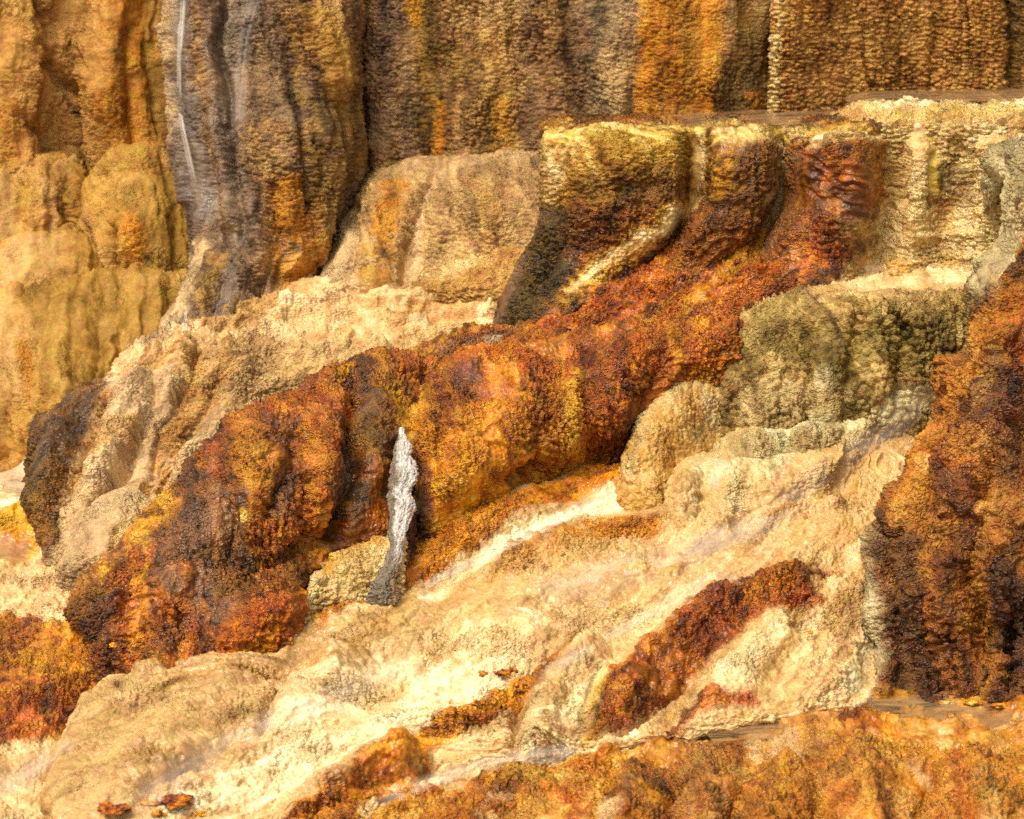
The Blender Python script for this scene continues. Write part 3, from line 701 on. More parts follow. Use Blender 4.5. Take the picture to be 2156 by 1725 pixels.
o = form('cone', [
    [(130, 1180, 24.2), (165, 1110, 24.3), (215, 1050, 24.5), (265, 1035, 24.6), (320, 1060, 24.5), (360, 1080, 24.5)],
    [(125, 1190, 23.95), (170, 1145, 23.95), (215, 1100, 24.1), (265, 1085, 24.15), (320, 1090, 24.1), (370, 1100, 24.0)],
    [(120, 1205, 23.9), (170, 1205, 23.75), (220, 1208, 23.75), (270, 1205, 23.75), (330, 1190, 23.75), (380, 1170, 23.8)]],
    'greytan', paints=[('S', [(330, 1070), (250, 1170)], 'tan', 30, 18)], sculpt=[([(265, 1060), (210, 1180)], 20, .06), ([(300, 1080), (260, 1190)], 8, -.05)],
    left=.5, right=.3, seed=15, meso=.02, parent=pale)
tag(o, 'smooth beige cone at the foot of the grey beige face')

# ================================================================== upper right terrace with the pool
o = form('travertine_terrace', [
    [(1150, 288, 27.50), (1200, 279, 27.20), (1300, 274, 27.00), (1420, 274, 27.05), (1466, 278, 27.15), (1520, 274, 27.00), (1600, 270, 27.00), (1645, 274, 27.10), (1720, 268, 26.80), (1800, 264, 26.70), (1872, 265, 26.90), (1940, 262, 26.90), (2000, 262, 26.92), (2080, 260, 26.85), (2260, 262, 26.90)],
    [(1146, 308, 27.38), (1200, 299, 27.08), (1300, 294, 26.88), (1420, 294, 26.93), (1466, 302, 27.18), (1520, 294, 26.88), (1600, 290, 26.88), (1645, 300, 27.12), (1720, 288, 26.68), (1800, 284, 26.58), (1872, 288, 26.98), (1940, 282, 26.78), (2000, 286, 26.93), (2080, 280, 26.73), (2260, 282, 26.78)],
    [(1144, 348, 27.24), (1200, 339, 26.94), (1300, 334, 26.74), (1420, 334, 26.79), (1466, 345, 27.15), (1520, 334, 26.74), (1600, 330, 26.74), (1645, 344, 27.08), (1720, 328, 26.54), (1800, 324, 26.44), (1872, 328, 26.84), (1940, 322, 26.64), (2000, 326, 26.79), (2080, 320, 26.59), (2260, 322, 26.64)],
    [(1142, 418, 27.20), (1200, 409, 26.90), (1300, 404, 26.70), (1420, 404, 26.75), (1456, 415, 27.20), (1520, 404, 26.70), (1600, 400, 26.70), (1635, 414, 27.10), (1720, 398, 26.50), (1800, 394, 26.40), (1872, 398, 26.80), (1940, 392, 26.60), (2000, 396, 26.75), (2080, 390, 26.55), (2260, 392, 26.60)],
    [(1136, 488, 27.16), (1185, 479, 26.86), (1285, 474, 26.66), (1405, 474, 26.71), (1421, 485, 27.05), (1475, 474, 26.66), (1585, 470, 26.66), (1600, 484, 26.95), (1675, 468, 26.46), (1785, 464, 26.36), (1857, 468, 26.76), (1925, 462, 26.56), (1985, 466, 26.71), (2065, 460, 26.51), (2245, 462, 26.56)],
    [(1090, 578, 27.08), (1150, 569, 26.78), (1250, 564, 26.58), (1320, 564, 26.63), (1366, 575, 26.85), (1420, 564, 26.58), (1500, 560, 26.58), (1545, 574, 26.75), (1620, 558, 26.38), (1770, 554, 26.28), (1842, 558, 26.68), (1910, 552, 26.48), (1970, 556, 26.63), (2050, 550, 26.43), (2230, 552, 26.48)],
    [(1045, 683, 26.90), (1110, 674, 26.60), (1210, 669, 26.40), (1270, 669, 26.45), (1316, 680, 26.85), (1370, 669, 26.40), (1450, 665, 26.40), (1495, 679, 26.75), (1570, 663, 26.20), (1760, 659, 26.10), (1832, 608, 26.50), (1900, 602, 26.30), (1960, 606, 26.45), (2040, 600, 26.25), (2220, 602, 26.30)]],
    'rustdark',
    paints=[('P', [(1130, 270), (1460, 270), (1450, 360), (1380, 420), (1260, 440), (1130, 440)], 'scalegold', 0, 20),
            ('P', [(1130, 290), (1230, 290), (1200, 370), (1160, 440), (1130, 440)], 'scalepale', 0, 16, .8),
            ('S', [(1170, 296), (1300, 288), (1470, 286)], 'rimyellow', 12, 12, .75), ('S', [(1150, 290), (1230, 281), (1420, 276)], 'rim', 8, 6, .85),
            ('S', [(1240, 400), (1400, 380)], 'brown', 34, 24, .7), ('S', [(1330, 430), (1420, 400)], 'brown', 30, 20, .8),
            ('P', [(1120, 440), (1240, 450), (1260, 520), (1200, 600), (1120, 700), (1030, 700), (1090, 570)], 'mossdark', 0, 16),
            ('P', [(1120, 450), (1150, 450), (1120, 560), (1060, 690), (1030, 690), (1090, 570)], 'brownviolet', 0, 12),
            ('P', [(1210, 430), (1340, 440), (1300, 520), (1210, 580), (1190, 520)], 'rustdark', 0, 18),
            ('S', [(1480, 286), (1640, 282), (1880, 284)], 'rim', 15, 14, .9), ('S', [(1740, 268), (1900, 275)], 'gold', 10, 8, .7),
            ('P', [(1480, 310), (1650, 300), (1640, 430), (1560, 450), (1480, 430)], 'brown', 0, 16, .9), ('S', [(1530, 320), (1520, 400)], 'gold', 22, 14, .7),
            ('S', [(1470, 310), (1460, 430)], 'scalepale', 12, 9), ('S', [(1650, 310), (1630, 400), (1615, 470)], 'scalepale', 13, 10, .9),
            ('P', [(1700, 310), (1850, 300), (1872, 380), (1850, 450), (1870, 500), (1800, 560), (1680, 560), (1610, 510), (1650, 430)], 'rustdark', 0, 26), ('S', [(1740, 330), (1780, 440), (1720, 540)], 'rust', 40, 30, .85),
            ('S', [(1680, 340), (1650, 440), (1600, 520)], 'brownviolet', 20, 14, .85), ('S', [(1760, 430), (1800, 480)], 'brown', 36, 24, .7),
            ('S', [(1780, 320), (1840, 330), (1850, 400)], 'orange', 24, 14, .8), ('S', [(1720, 304), (1830, 304)], 'scalepale', 9, 9, .8), ('S', [(1716, 293), (1780, 290), (1832, 294)], 'white', 4, 3, .9),
            ('P', [(1860, 270), (2300, 270), (2300, 620), (1740, 620), (1800, 540), (1870, 450)], 'scalepale', 0, 14),
            ('P', [(1950, 330), (2020, 330), (2040, 430), (1970, 450)], 'brown', 0, 14, .75), ('S', [(1990, 440), (1960, 510)], 'orange', 24, 16, .6),
            ('S', [(1880, 292), (2080, 288)], 'cream', 22, 14, .9), ('S', [(1900, 480), (2060, 470)], 'cream', 16, 16, .6), ('S', [(1860, 420), (1850, 520)], 'trickle', 12, 12, .7), ('S', [(1880, 320), (1880, 460)], 'scalegold', 12, 10, .6), ('S', [(1920, 300), (1910, 420)], 'cream', 16, 12, .7),
            ('S', [(1962, 285), (1966, 340), (1972, 400)], 'rimyellow', 8, 6), ('S', [(1975, 350), (1980, 400)], 'mossdark', 4, 4),
            ('S', [(1468, 300), (1462, 420)], 'trickle', 9, 9, .9), ('S', [(1462, 425), (1400, 470), (1330, 522), (1240, 582), (1195, 624)], 'gold', 20, 14, .85), ('P', [(1456, 412), (1482, 420), (1450, 462), (1385, 510), (1330, 540), (1240, 590), (1196, 628), (1186, 620), (1236, 574), (1320, 512), (1400, 458)], 'trickle', 0, 9), ('S', [(1390, 500), (1300, 560), (1200, 625)], 'gold', 6, 6, .7), ('S', [(1830, 545), (1900, 560)], 'gold', 16, 12, .6), ('S', [(1800, 480), (2060, 480)], 'scalepale', 30, 20, .8)],
    sculpt=[([(1560, 320), (1550, 410)], 36, .03), ([(1900, 320), (1905, 420)], 12, -.06), ([(2040, 320), (2040, 480)], 14, -.05),
            ([(1960, 320), (1965, 430)], 8, -.06), ([(1800, 330), (1790, 450)], 36, .10), ([(1250, 330), (1240, 440)], 60, .06),
            ([(1300, 400), (1400, 390)], 14, -.05), ([(1150, 480), (1080, 640)], 20, .05), ([(1190, 500), (1130, 620)], 9, -.08), ([(1730, 300), (1850, 305)], 8, .05),
            ([(1880, 560), (2060, 545)], 10, .05), ([(1900, 500), (2060, 490)], 10, .04), ([(1380, 330), (1350, 460)], 14, -.05)],
    left=.8, seed=16, meso=.04, crisp=.12, back=(1.7, .03), mat=MATWET, warp=9)
tag(o, 'rust, gold and cream terrace wall below the upper pool', 'terrace')
twall = o
crest = form('crust_spike', [[(1196, 282, 27.4), (1208, 266, 27.42), (1214, 263, 27.42), (1224, 272, 27.4), (1236, 280, 27.38)],
                     [(1194, 290, 27.36), (1208, 287, 27.34), (1216, 287, 27.34), (1226, 288, 27.34), (1240, 290, 27.36)]], 'rimyellow', back=(.08, .05), skirt=.04, seed=17, meso=.004, step=.5, relief=.4, parent=twall)
tag(crest, 'small yellow crust spike on the corner of the upper terrace')

o = form('pool_rim', [
    [(1765, 252, 27.55), (1800, 228, 27.6), (1850, 214, 27.6), (1950, 216, 27.55), (2060, 217, 27.5), (2260, 214, 27.5)],
    [(1758, 262, 27.3), (1795, 244, 27.25), (1850, 232, 27.2), (1950, 232, 27.12), (2060, 232, 27.08), (2260, 230, 27.05)],
    [(1755, 274, 27.1), (1795, 272, 26.95), (1850, 268, 26.85), (1950, 267, 26.8), (2060, 266, 26.75), (2260, 264, 26.75)]],
    'scalepale', paints=[('S', [(1800, 246), (1900, 236), (2000, 238), (2160, 230)], 'rimyellow', 14, 12, .7), ('S', [(1850, 214), (2260, 212)], 'white', 5, 5, .8), ('S', [(1765, 262), (1810, 240)], 'tanorange', 14, 10), ('S', [(1850, 258), (1960, 250), (2160, 256)], 'tanorange', 8, 9, .7)],
    left=.4, seed=18, meso=.05, back=(.25, .02), relief=1.5, parent=twall, crisp=.1, flute=.015, flutew=.2,
    sculpt=[([(1880, 222), (1890, 255)], 12, -.04), ([(1985, 222), (1980, 255)], 10, -.04), ([(2075, 220), (2085, 255)], 12, -.04)])
tag(o, 'yellow crusted rim of the topmost pool at right')

def sheet(name, rows, mat, label=None, cat=None, kind=None, step=4, amp=.004, seed=0):
    G = [pts(r) for r in rows]
    n = 120
    A = []
    for r in G:
        d = np.linalg.norm(np.diff(r[:, :2], axis=0), axis=1) + 1e-3
        A.append(hermite(r, np.concatenate([[0], np.cumsum(d)]), n))
    A = np.array(A); A = hermite(A, np.linspace(0, 1, len(A)), 40)
    V = unproj(A[..., 0], A[..., 1], A[..., 2])
    V[..., 2] += .015 + amp * fbm(V[..., 0] * 4, V[..., 1] * 9, V[..., 2], 91 + seed, 2)
    o = mesh_grid(name, V, mat)
    return tag(o, label, cat, kind=kind)
def water_material(name, tint, rough=.08, dens=.55):
    m = bpy.data.materials.new(name); m.use_nodes = True
    N, L = m.node_tree.nodes, m.node_tree.links
    b = N['Principled BSDF']; out = N['Material Output']
    b.inputs['Base Color'].default_value = (*tint, 1); b.inputs['Roughness'].default_value = rough; b.inputs['IOR'].default_value = 1.33; b.inputs['Specular IOR Level'].default_value = .25
    tc = N.new('ShaderNodeTexCoord'); mp = N.new('ShaderNodeMapping'); mp.inputs['Scale'].default_value = (2, 8, 2)
    nz = N.new('ShaderNodeTexNoise'); nz.inputs['Scale'].default_value = 2; nz.inputs['Detail'].default_value = 5
    L.new(tc.outputs['Object'], mp.inputs[0]); L.new(mp.outputs[0], nz.inputs['Vector'])
    mr = N.new('ShaderNodeMapRange'); mr.inputs['From Min'].default_value = .3; mr.inputs['From Max'].default_value = .7
    mr.inputs['To Min'].default_value = dens - .35; mr.inputs['To Max'].default_value = dens + .35
    L.new(nz.outputs['Fac'], mr.inputs[0])
    L.new(mr.outputs[0], b.inputs['Alpha'])
    bp = N.new('ShaderNodeBump'); bp.inputs['Strength'].default_value = .25; bp.inputs['Distance'].default_value = .02
    L.new(nz.outputs['Fac'], bp.inputs['Height']); L.new(bp.outputs[0], b.inputs['Normal'])
    return m
WPOOL = water_material('pool_water', (.46, .27, .12), .2, .45)

# flat pool tops: level sheets at the height of their rims
def level(x, y, Y, Y2):
    """the point seen at the level of (x, y, Y) but at distance Y2, straight behind"""
    P = unproj(np.array(float(x)), np.array(float(y)), np.array(float(Y))); P[1] = Y2
    a, b = proj(P); return (float(a), float(b), Y2)
r1 = [(1215, 281, 27.36), (1400, 273, 27.22), (1600, 267, 27.12), (1700, 264, 27.06), (1790, 262, 27.02)]
sheet('pool_water', [[level(*p, 28.9) for p in r1], [level(*p, p[2] + .5) for p in r1], r1], WPOOL, kind='structure', amp=.006)
r2 = [(1800, 229, 27.6), (1850, 214, 27.62), (1950, 215, 27.57), (2060, 216, 27.52), (2260, 213, 27.52)]
sheet('pool_water', [[level(*p, 29.4) for p in r2], [level(*p, p[2] + .6) for p in r2], r2], WPOOL, kind='structure', seed=1, amp=.006)

# ledges between the terrace wall and the olive mound
o = form('ledge', [
    [(1738, 574, 26.85), (1760, 556, 26.85), (1830, 551, 26.8), (1950, 547, 26.7), (2080, 538, 26.65), (2200, 538, 26.65)],
    [(1734, 584, 26.75), (1758, 566, 26.68), (1830, 562, 26.62), (1950, 559, 26.52), (2080, 550, 26.47), (2200, 550, 26.45)],
    [(1728, 600, 26.7), (1758, 592, 26.63), (1830, 590, 26.57), (1950, 588, 26.47), (2080, 582, 26.42), (2200, 580, 26.4)]],
    'cream', paints=[('S', [(1760, 588), (2080, 580)], 'flow', 8, 6, .8), ('S', [(2000, 550), (2070, 545)], 'gold', 10, 6, .7)], left=.3, seed=19, meso=.03, relief=1.3, parent=twall)
tag(o, 'thin cream ledge between the olive mound and the terrace wall')

# ================================================================== rust ramp and mounds in the middle
o = form('rust_ramp', [
    [(1080, 690, 27.0), (1180, 630, 27.1), (1290, 560, 27.15), (1420, 480, 27.2), (1560, 450, 27.1), (1700, 510, 27.0), (1850, 545, 27.0)],
    [(1060, 700, 26.75), (1180, 655, 26.75), (1290, 600, 26.8), (1420, 530, 26.85), (1560, 500, 26.8), (1690, 550, 26.65), (1800, 575, 26.6)],
    [(1000, 700, 26.55), (1150, 680, 26.5), (1280, 640, 26.45), (1420, 590, 26.5), (1540, 570, 26.45), (1650, 590, 26.35), (1740, 600, 26.3)],
    [(880, 735, 26.0), (1050, 715, 26.15), (1250, 690, 26.1), (1400, 660, 26.1), (1520, 640, 26.1), (1600, 640, 26.05), (1700, 630, 26.1)],
    [(780, 765, 25.5), (980, 745, 25.7), (1200, 730, 25.75), (1380, 720, 25.75), (1500, 700, 25.8), (1580, 690, 25.8), (1680, 680, 25.8)],
    [(640, 830, 24.7), (900, 800, 25.2), (1150, 790, 25.2), (1350, 780, 25.3), (1480, 770, 25.4), (1560, 760, 25.4), (1650, 750, 25.4)]],
    'rust',
    paints=[('S', [(1480, 415), (1430, 445), (1330, 520), (1230, 580), (1195, 620)], 'trickle', 12, 7), ('S', [(1300, 560), (1230, 600), (1180, 640), (1090, 712)], 'orange', 14, 9),
            ('S', [(1210, 590), (1190, 625)], 'trickle', 6, 5), ('S', [(1060, 716), (1030, 722)], 'white', 5, 4),
            ('S', [(1640, 440), (1600, 520), (1510, 600), (1470, 650)], 'orange', 34, 24, .95), ('S', [(1640, 450), (1600, 510), (1530, 580)], 'gold', 14, 14, .8),
            ('P', [(1390, 440), (1600, 430), (1590, 500), (1500, 550), (1380, 540)], 'rustdark', 0, 24, .95), ('P', [(1640, 480), (1860, 500), (1800, 590), (1660, 590), (1600, 560)], 'rustdark', 0, 24, .8),
            ('S', [(900, 725), (1020, 690), (1090, 685)], 'rustdark', 18, 12, .85), ('S', [(860, 745), (960, 735), (1080, 700)], 'brownviolet', 12, 10, .7),
            ('S', [(760, 760), (900, 740)], 'gold', 14, 10, .8), ('S', [(650, 830), (740, 790)], 'rustdark', 24, 14), ('S', [(700, 780), (820, 765)], 'orange', 14, 10),
            ('P', [(900, 760), (1100, 730), (1200, 745), (1000, 800), (880, 820)], 'orange', 0, 30, .7), ('S', [(1100, 730), (1300, 690), (1480, 660)], 'rustdark', 22, 18, .5),
            ('S', [(1370, 700), (1500, 690)], 'orange', 24, 18, .7)],
    sculpt=[([(1430, 520), (1300, 600), (1150, 680)], 34, .07), ([(1600, 520), (1500, 610)], 14, -.05), ([(1700, 560), (1550, 640)], 30, .06),
            ([(1100, 715), (1250, 690)], 20, .04), ([(1380, 620), (1250, 680)], 10, -.05), ([(980, 752), (1150, 728), (1330, 700), (1500, 676)], 9, .06), ([(1120, 700), (1260, 668), (1400, 640)], 8, .05), ([(1250, 640), (1400, 590), (1520, 570)], 8, .05), ([(700, 790), (860, 765), (980, 760)], 8, .05), ([(1450, 610), (1600, 600)], 8, .04)],
    left=.3, seed=20, meso=.07, mat=MATWET, relief=1.15, back=(.5, .4), step=1.0, patches=[('gold', 9, .3, .42, .7, .45, 1), ('rust', 3, .5, .1, .6, .6, 1)])
tag(o, 'wet rust coloured ramp of mat with a cream trickle below the terrace wall', 'microbial mat')

# the big left mound of the ridge
o = form('rust_mound', [
    [(145, 1285, 22.95), (215, 1195, 23.15), (290, 1120, 23.4), (350, 1060, 23.6), (430, 960, 23.9), (505, 872, 24.15), (560, 845, 24.35), (640, 826, 24.6), (720, 800, 24.8), (800, 765, 25.1), (880, 760, 25.3)],
    [(143, 1290, 22.8), (225, 1220, 22.9), (300, 1150, 23.1), (370, 1080, 23.3), (450, 985, 23.55), (520, 905, 23.8), (580, 875, 24.0), (650, 850, 24.2), (730, 830, 24.35), (800, 815, 24.6), (880, 810, 24.9)],
    [(150, 1300, 22.7), (235, 1270, 22.6), (320, 1210, 22.75), (400, 1150, 22.9), (480, 1070, 23.1), (550, 990, 23.3), (610, 960, 23.5), (670, 945, 23.65), (730, 930, 23.8), (800, 930, 23.9), (880, 930, 24.2)],
    [(160, 1315, 22.65), (240, 1320, 22.45), (330, 1290, 22.5), (420, 1240, 22.6), (500, 1180, 22.75), (570, 1120, 22.9), (630, 1100, 23.1), (690, 1090, 23.3), (740, 1080, 23.4), (800, 1070, 23.55), (870, 1070, 23.8)],
    [(175, 1332, 22.6), (245, 1370, 22.35), (340, 1360, 22.3), (440, 1330, 22.35), (520, 1290, 22.4), (590, 1240, 22.6), (650, 1220, 23.05), (710, 1190, 23.3), (760, 1170, 23.4), (810, 1160, 23.5), (870, 1150, 23.65)],
    [(190, 1345, 22.55), (250, 1412, 22.25), (310, 1425, 22.1), (420, 1400, 22.2), (520, 1378, 22.3), (600, 1345, 22.4), (660, 1320, 22.75), (720, 1290, 22.95), (780, 1262, 23.1), (830, 1235, 23.25), (880, 1210, 23.4)]],
    'rustdark',
    paints=[('P', [(560, 880), (740, 840), (720, 1000), (620, 1080), (560, 1000)], 'orange', 0, 40, .6), ('P', [(340, 1150), (480, 1080), (440, 1260), (300, 1400), (260, 1300)], 'orange', 0, 40, .6),
            ('P', [(500, 870), (640, 825), (740, 800), (740, 860), (640, 880), (560, 900), (470, 960), (440, 950)], 'rust', 0, 16),
            ('P', [(430, 960), (560, 900), (600, 960), (560, 1060), (420, 1150), (370, 1080)], 'brown', 0, 30, .7),
            ('P', [(540, 960), (720, 920), (740, 1080), (680, 1200), (560, 1240), (520, 1130)], 'brown', 0, 40, .65),
            ('S', [(620, 900), (600, 1020), (580, 1080)], 'brownviolet', 26, 20, .8), ('S', [(760, 860), (745, 1000)], 'brownviolet', 22, 14, .8),
            ('P', [(380, 1080), (470, 1060), (500, 1160), (440, 1260), (330, 1300), (300, 1240), (330, 1150)], 'brownviolet', 0, 24, .75),
            ('P', [(145, 1280), (230, 1190), (300, 1140), (310, 1200), (260, 1260), (250, 1340), (180, 1330)], 'mossdark', 0, 20, .6),
            ('S', [(225, 1200), (300, 1120), (360, 1050)], 'gold', 16, 12, .9), ('S', [(250, 1230), (300, 1180)], 'orange', 26, 16, .8),
            ('P', [(255, 1280), (330, 1240), (430, 1280), (420, 1390), (300, 1420), (250, 1390)], 'rust', 0, 18, .8),
            ('S', [(300, 1230), (290, 1330), (330, 1400)], 'orange', 22, 18, .8), ('S', [(340, 1350), (420, 1300)], 'brownviolet', 18, 16, .6),
            ('P', [(500, 1270), (640, 1240), (640, 1330), (520, 1380), (420, 1400), (430, 1330)], 'rust', 0, 18, .9), ('S', [(520, 1370), (640, 1320), (700, 1295)], 'orange', 14, 10),
            ('S', [(700, 1130), (600, 1240)], 'mossdark', 26, 18, .7), ('S', [(560, 1180), (480, 1260)], 'mossdark', 36, 24, .6),
            ('P', [(770, 800), (880, 760), (880, 900), (840, 960), (790, 1080), (760, 1000), (750, 880)], 'brown', 0, 16, .8), ('S', [(840, 830), (850, 900)], 'gold', 20, 16, .8),
            ('S', [(780, 940), (760, 1060), (740, 1120)], 'mossdark', 22, 16, .7), ('S', [(660, 880), (640, 960)], 'orange', 22, 18, .5), ('S', [(720, 860), (700, 960)], 'rust', 20, 14, .7),
            ('S', [(512, 1085), (520, 1095)], 'rimyellow', 7, 5)],
    sculpt=[([(742, 820), (735, 920), (745, 1010), (700, 1120)], 16, -.20), ([(620, 900), (600, 1000), (560, 1090)], 16, -.10), ([(560, 940), (520, 1030)], 50, .10), ([(680, 900), (680, 1040)], 40, .12),
            ([(660, 1130), (600, 1180), (520, 1200)], 26, -.16), ([(440, 1060), (400, 1160), (340, 1260)], 40, .10), ([(500, 1090), (470, 1190)], 14, -.07), ([(270, 1220), (250, 1300)], 14, -.08),
            ([(220, 1260)], 50, .08), ([(800, 850), (790, 980)], 34, .10), ([(300, 1320), (330, 1400)], 30, .06), ([(600, 1270), (520, 1340)], 30, .06), ([(380, 1290), (370, 1400)], 10, -.06),
            ([(720, 1180), (650, 1250)], 20, -.06), ([(480, 980), (440, 1030)], 12, -.06), ([(650, 1010), (640, 1090)], 12, -.08)],
    left=.8, seed=21, meso=.08, mat=MATWET, relief=1.25, back=(.9, .7), patches=[('orange', 4, .5, .25, .65, .5, 1), ('rust', 3, .6, .05, .5, .7, 1)])
tag(o, 'big dark brown and rust mat covered mound left of the pale stump', 'rock mound')
dark = o

o = form('rust_mound', [
    [(855, 900, 24.6), (880, 830, 24.9), (940, 770, 25.2), (1060, 735, 25.4), (1200, 715, 25.45), (1340, 700, 25.5), (1480, 690, 25.6), (1560, 690, 25.7)],
    [(858, 950, 24.3), (890, 870, 24.5), (950, 810, 24.75), (1060, 775, 24.95), (1200, 760, 25.1), (1340, 745, 25.15), (1470, 735, 25.3), (1550, 730, 25.5)],
    [(865, 1010, 23.95), (900, 950, 24.05), (960, 900, 24.2), (1060, 870, 24.4), (1190, 850, 24.7), (1310, 830, 24.85), (1420, 800, 25.1), (1530, 780, 25.4)],
    [(872, 1075, 23.8), (910, 1035, 23.8), (970, 1005, 23.9), (1060, 970, 24.15), (1170, 925, 24.5), (1280, 885, 24.8), (1380, 850, 25.05), (1500, 830, 25.3)],
    [(868, 1150, 23.8), (915, 1125, 23.85), (975, 1090, 24.0), (1065, 1040, 24.3), (1155, 990, 24.65), (1255, 945, 24.95), (1330, 915, 25.15), (1480, 890, 25.3)]],
    'orange',
    paints=[('P', [(900, 740), (1560, 680), (1560, 760), (1300, 790), (1100, 830), (930, 850)], 'rust', 0, 40, .9), ('S', [(960, 790), (1040, 810)], 'brownviolet', 20, 18, .6),
            ('P', [(1050, 850), (1220, 860), (1200, 980), (1090, 1020), (1040, 960)], 'rustdark', 0, 40, .5), ('S', [(1130, 960), (1090, 1020)], 'brown', 18, 16, .7),
            ('S', [(1222, 770), (1208, 880), (1192, 970)], 'gold', 9, 12, .7), ('S', [(1290, 720), (1270, 780)], 'orange', 14, 12, .8),
            ('P', [(1250, 770), (1440, 740), (1420, 860), (1300, 940), (1230, 960)], 'rust', 0, 30, .85), ('P', [(1340, 770), (1420, 770), (1350, 900), (1260, 950)], 'brown', 0, 24, .55),
            ('S', [(860, 900), (900, 840)], 'gold', 16, 16, .6), ('S', [(880, 980), (890, 1120)], 'rustdark', 14, 14, .8), ('S', [(872, 1030), (880, 1110)], 'mossdark', 9, 8)],
    sculpt=[([(1080, 1010), (1130, 985)], 16, -.16), ([(1240, 780), (1240, 950)], 14, -.025), ([(1330, 740), (1290, 880)], 40, .10), ([(960, 1000)], 60, .08), ([(1090, 860)], 60, .07), ([(1150, 900), (1120, 980)], 16, -.05),
            ([(930, 860), (910, 1000)], 14, -.06), ([(1400, 760), (1360, 840)], 14, -.08), ([(1215, 800), (1200, 950)], 14, .05), ([(1000, 830), (1060, 830)], 14, -.05)],
    left=.6, seed=22, meso=.08, mat=MATWET, relief=1.2, back=(.5, .3), skirt=.2, patches=[('gold', 9, .3, .42, .7, .45, 1), ('rust', 3, .5, .1, .6, .6, 1)])
tag(o, 'bright orange lumpy mound right of the pale stump', 'rock mound')

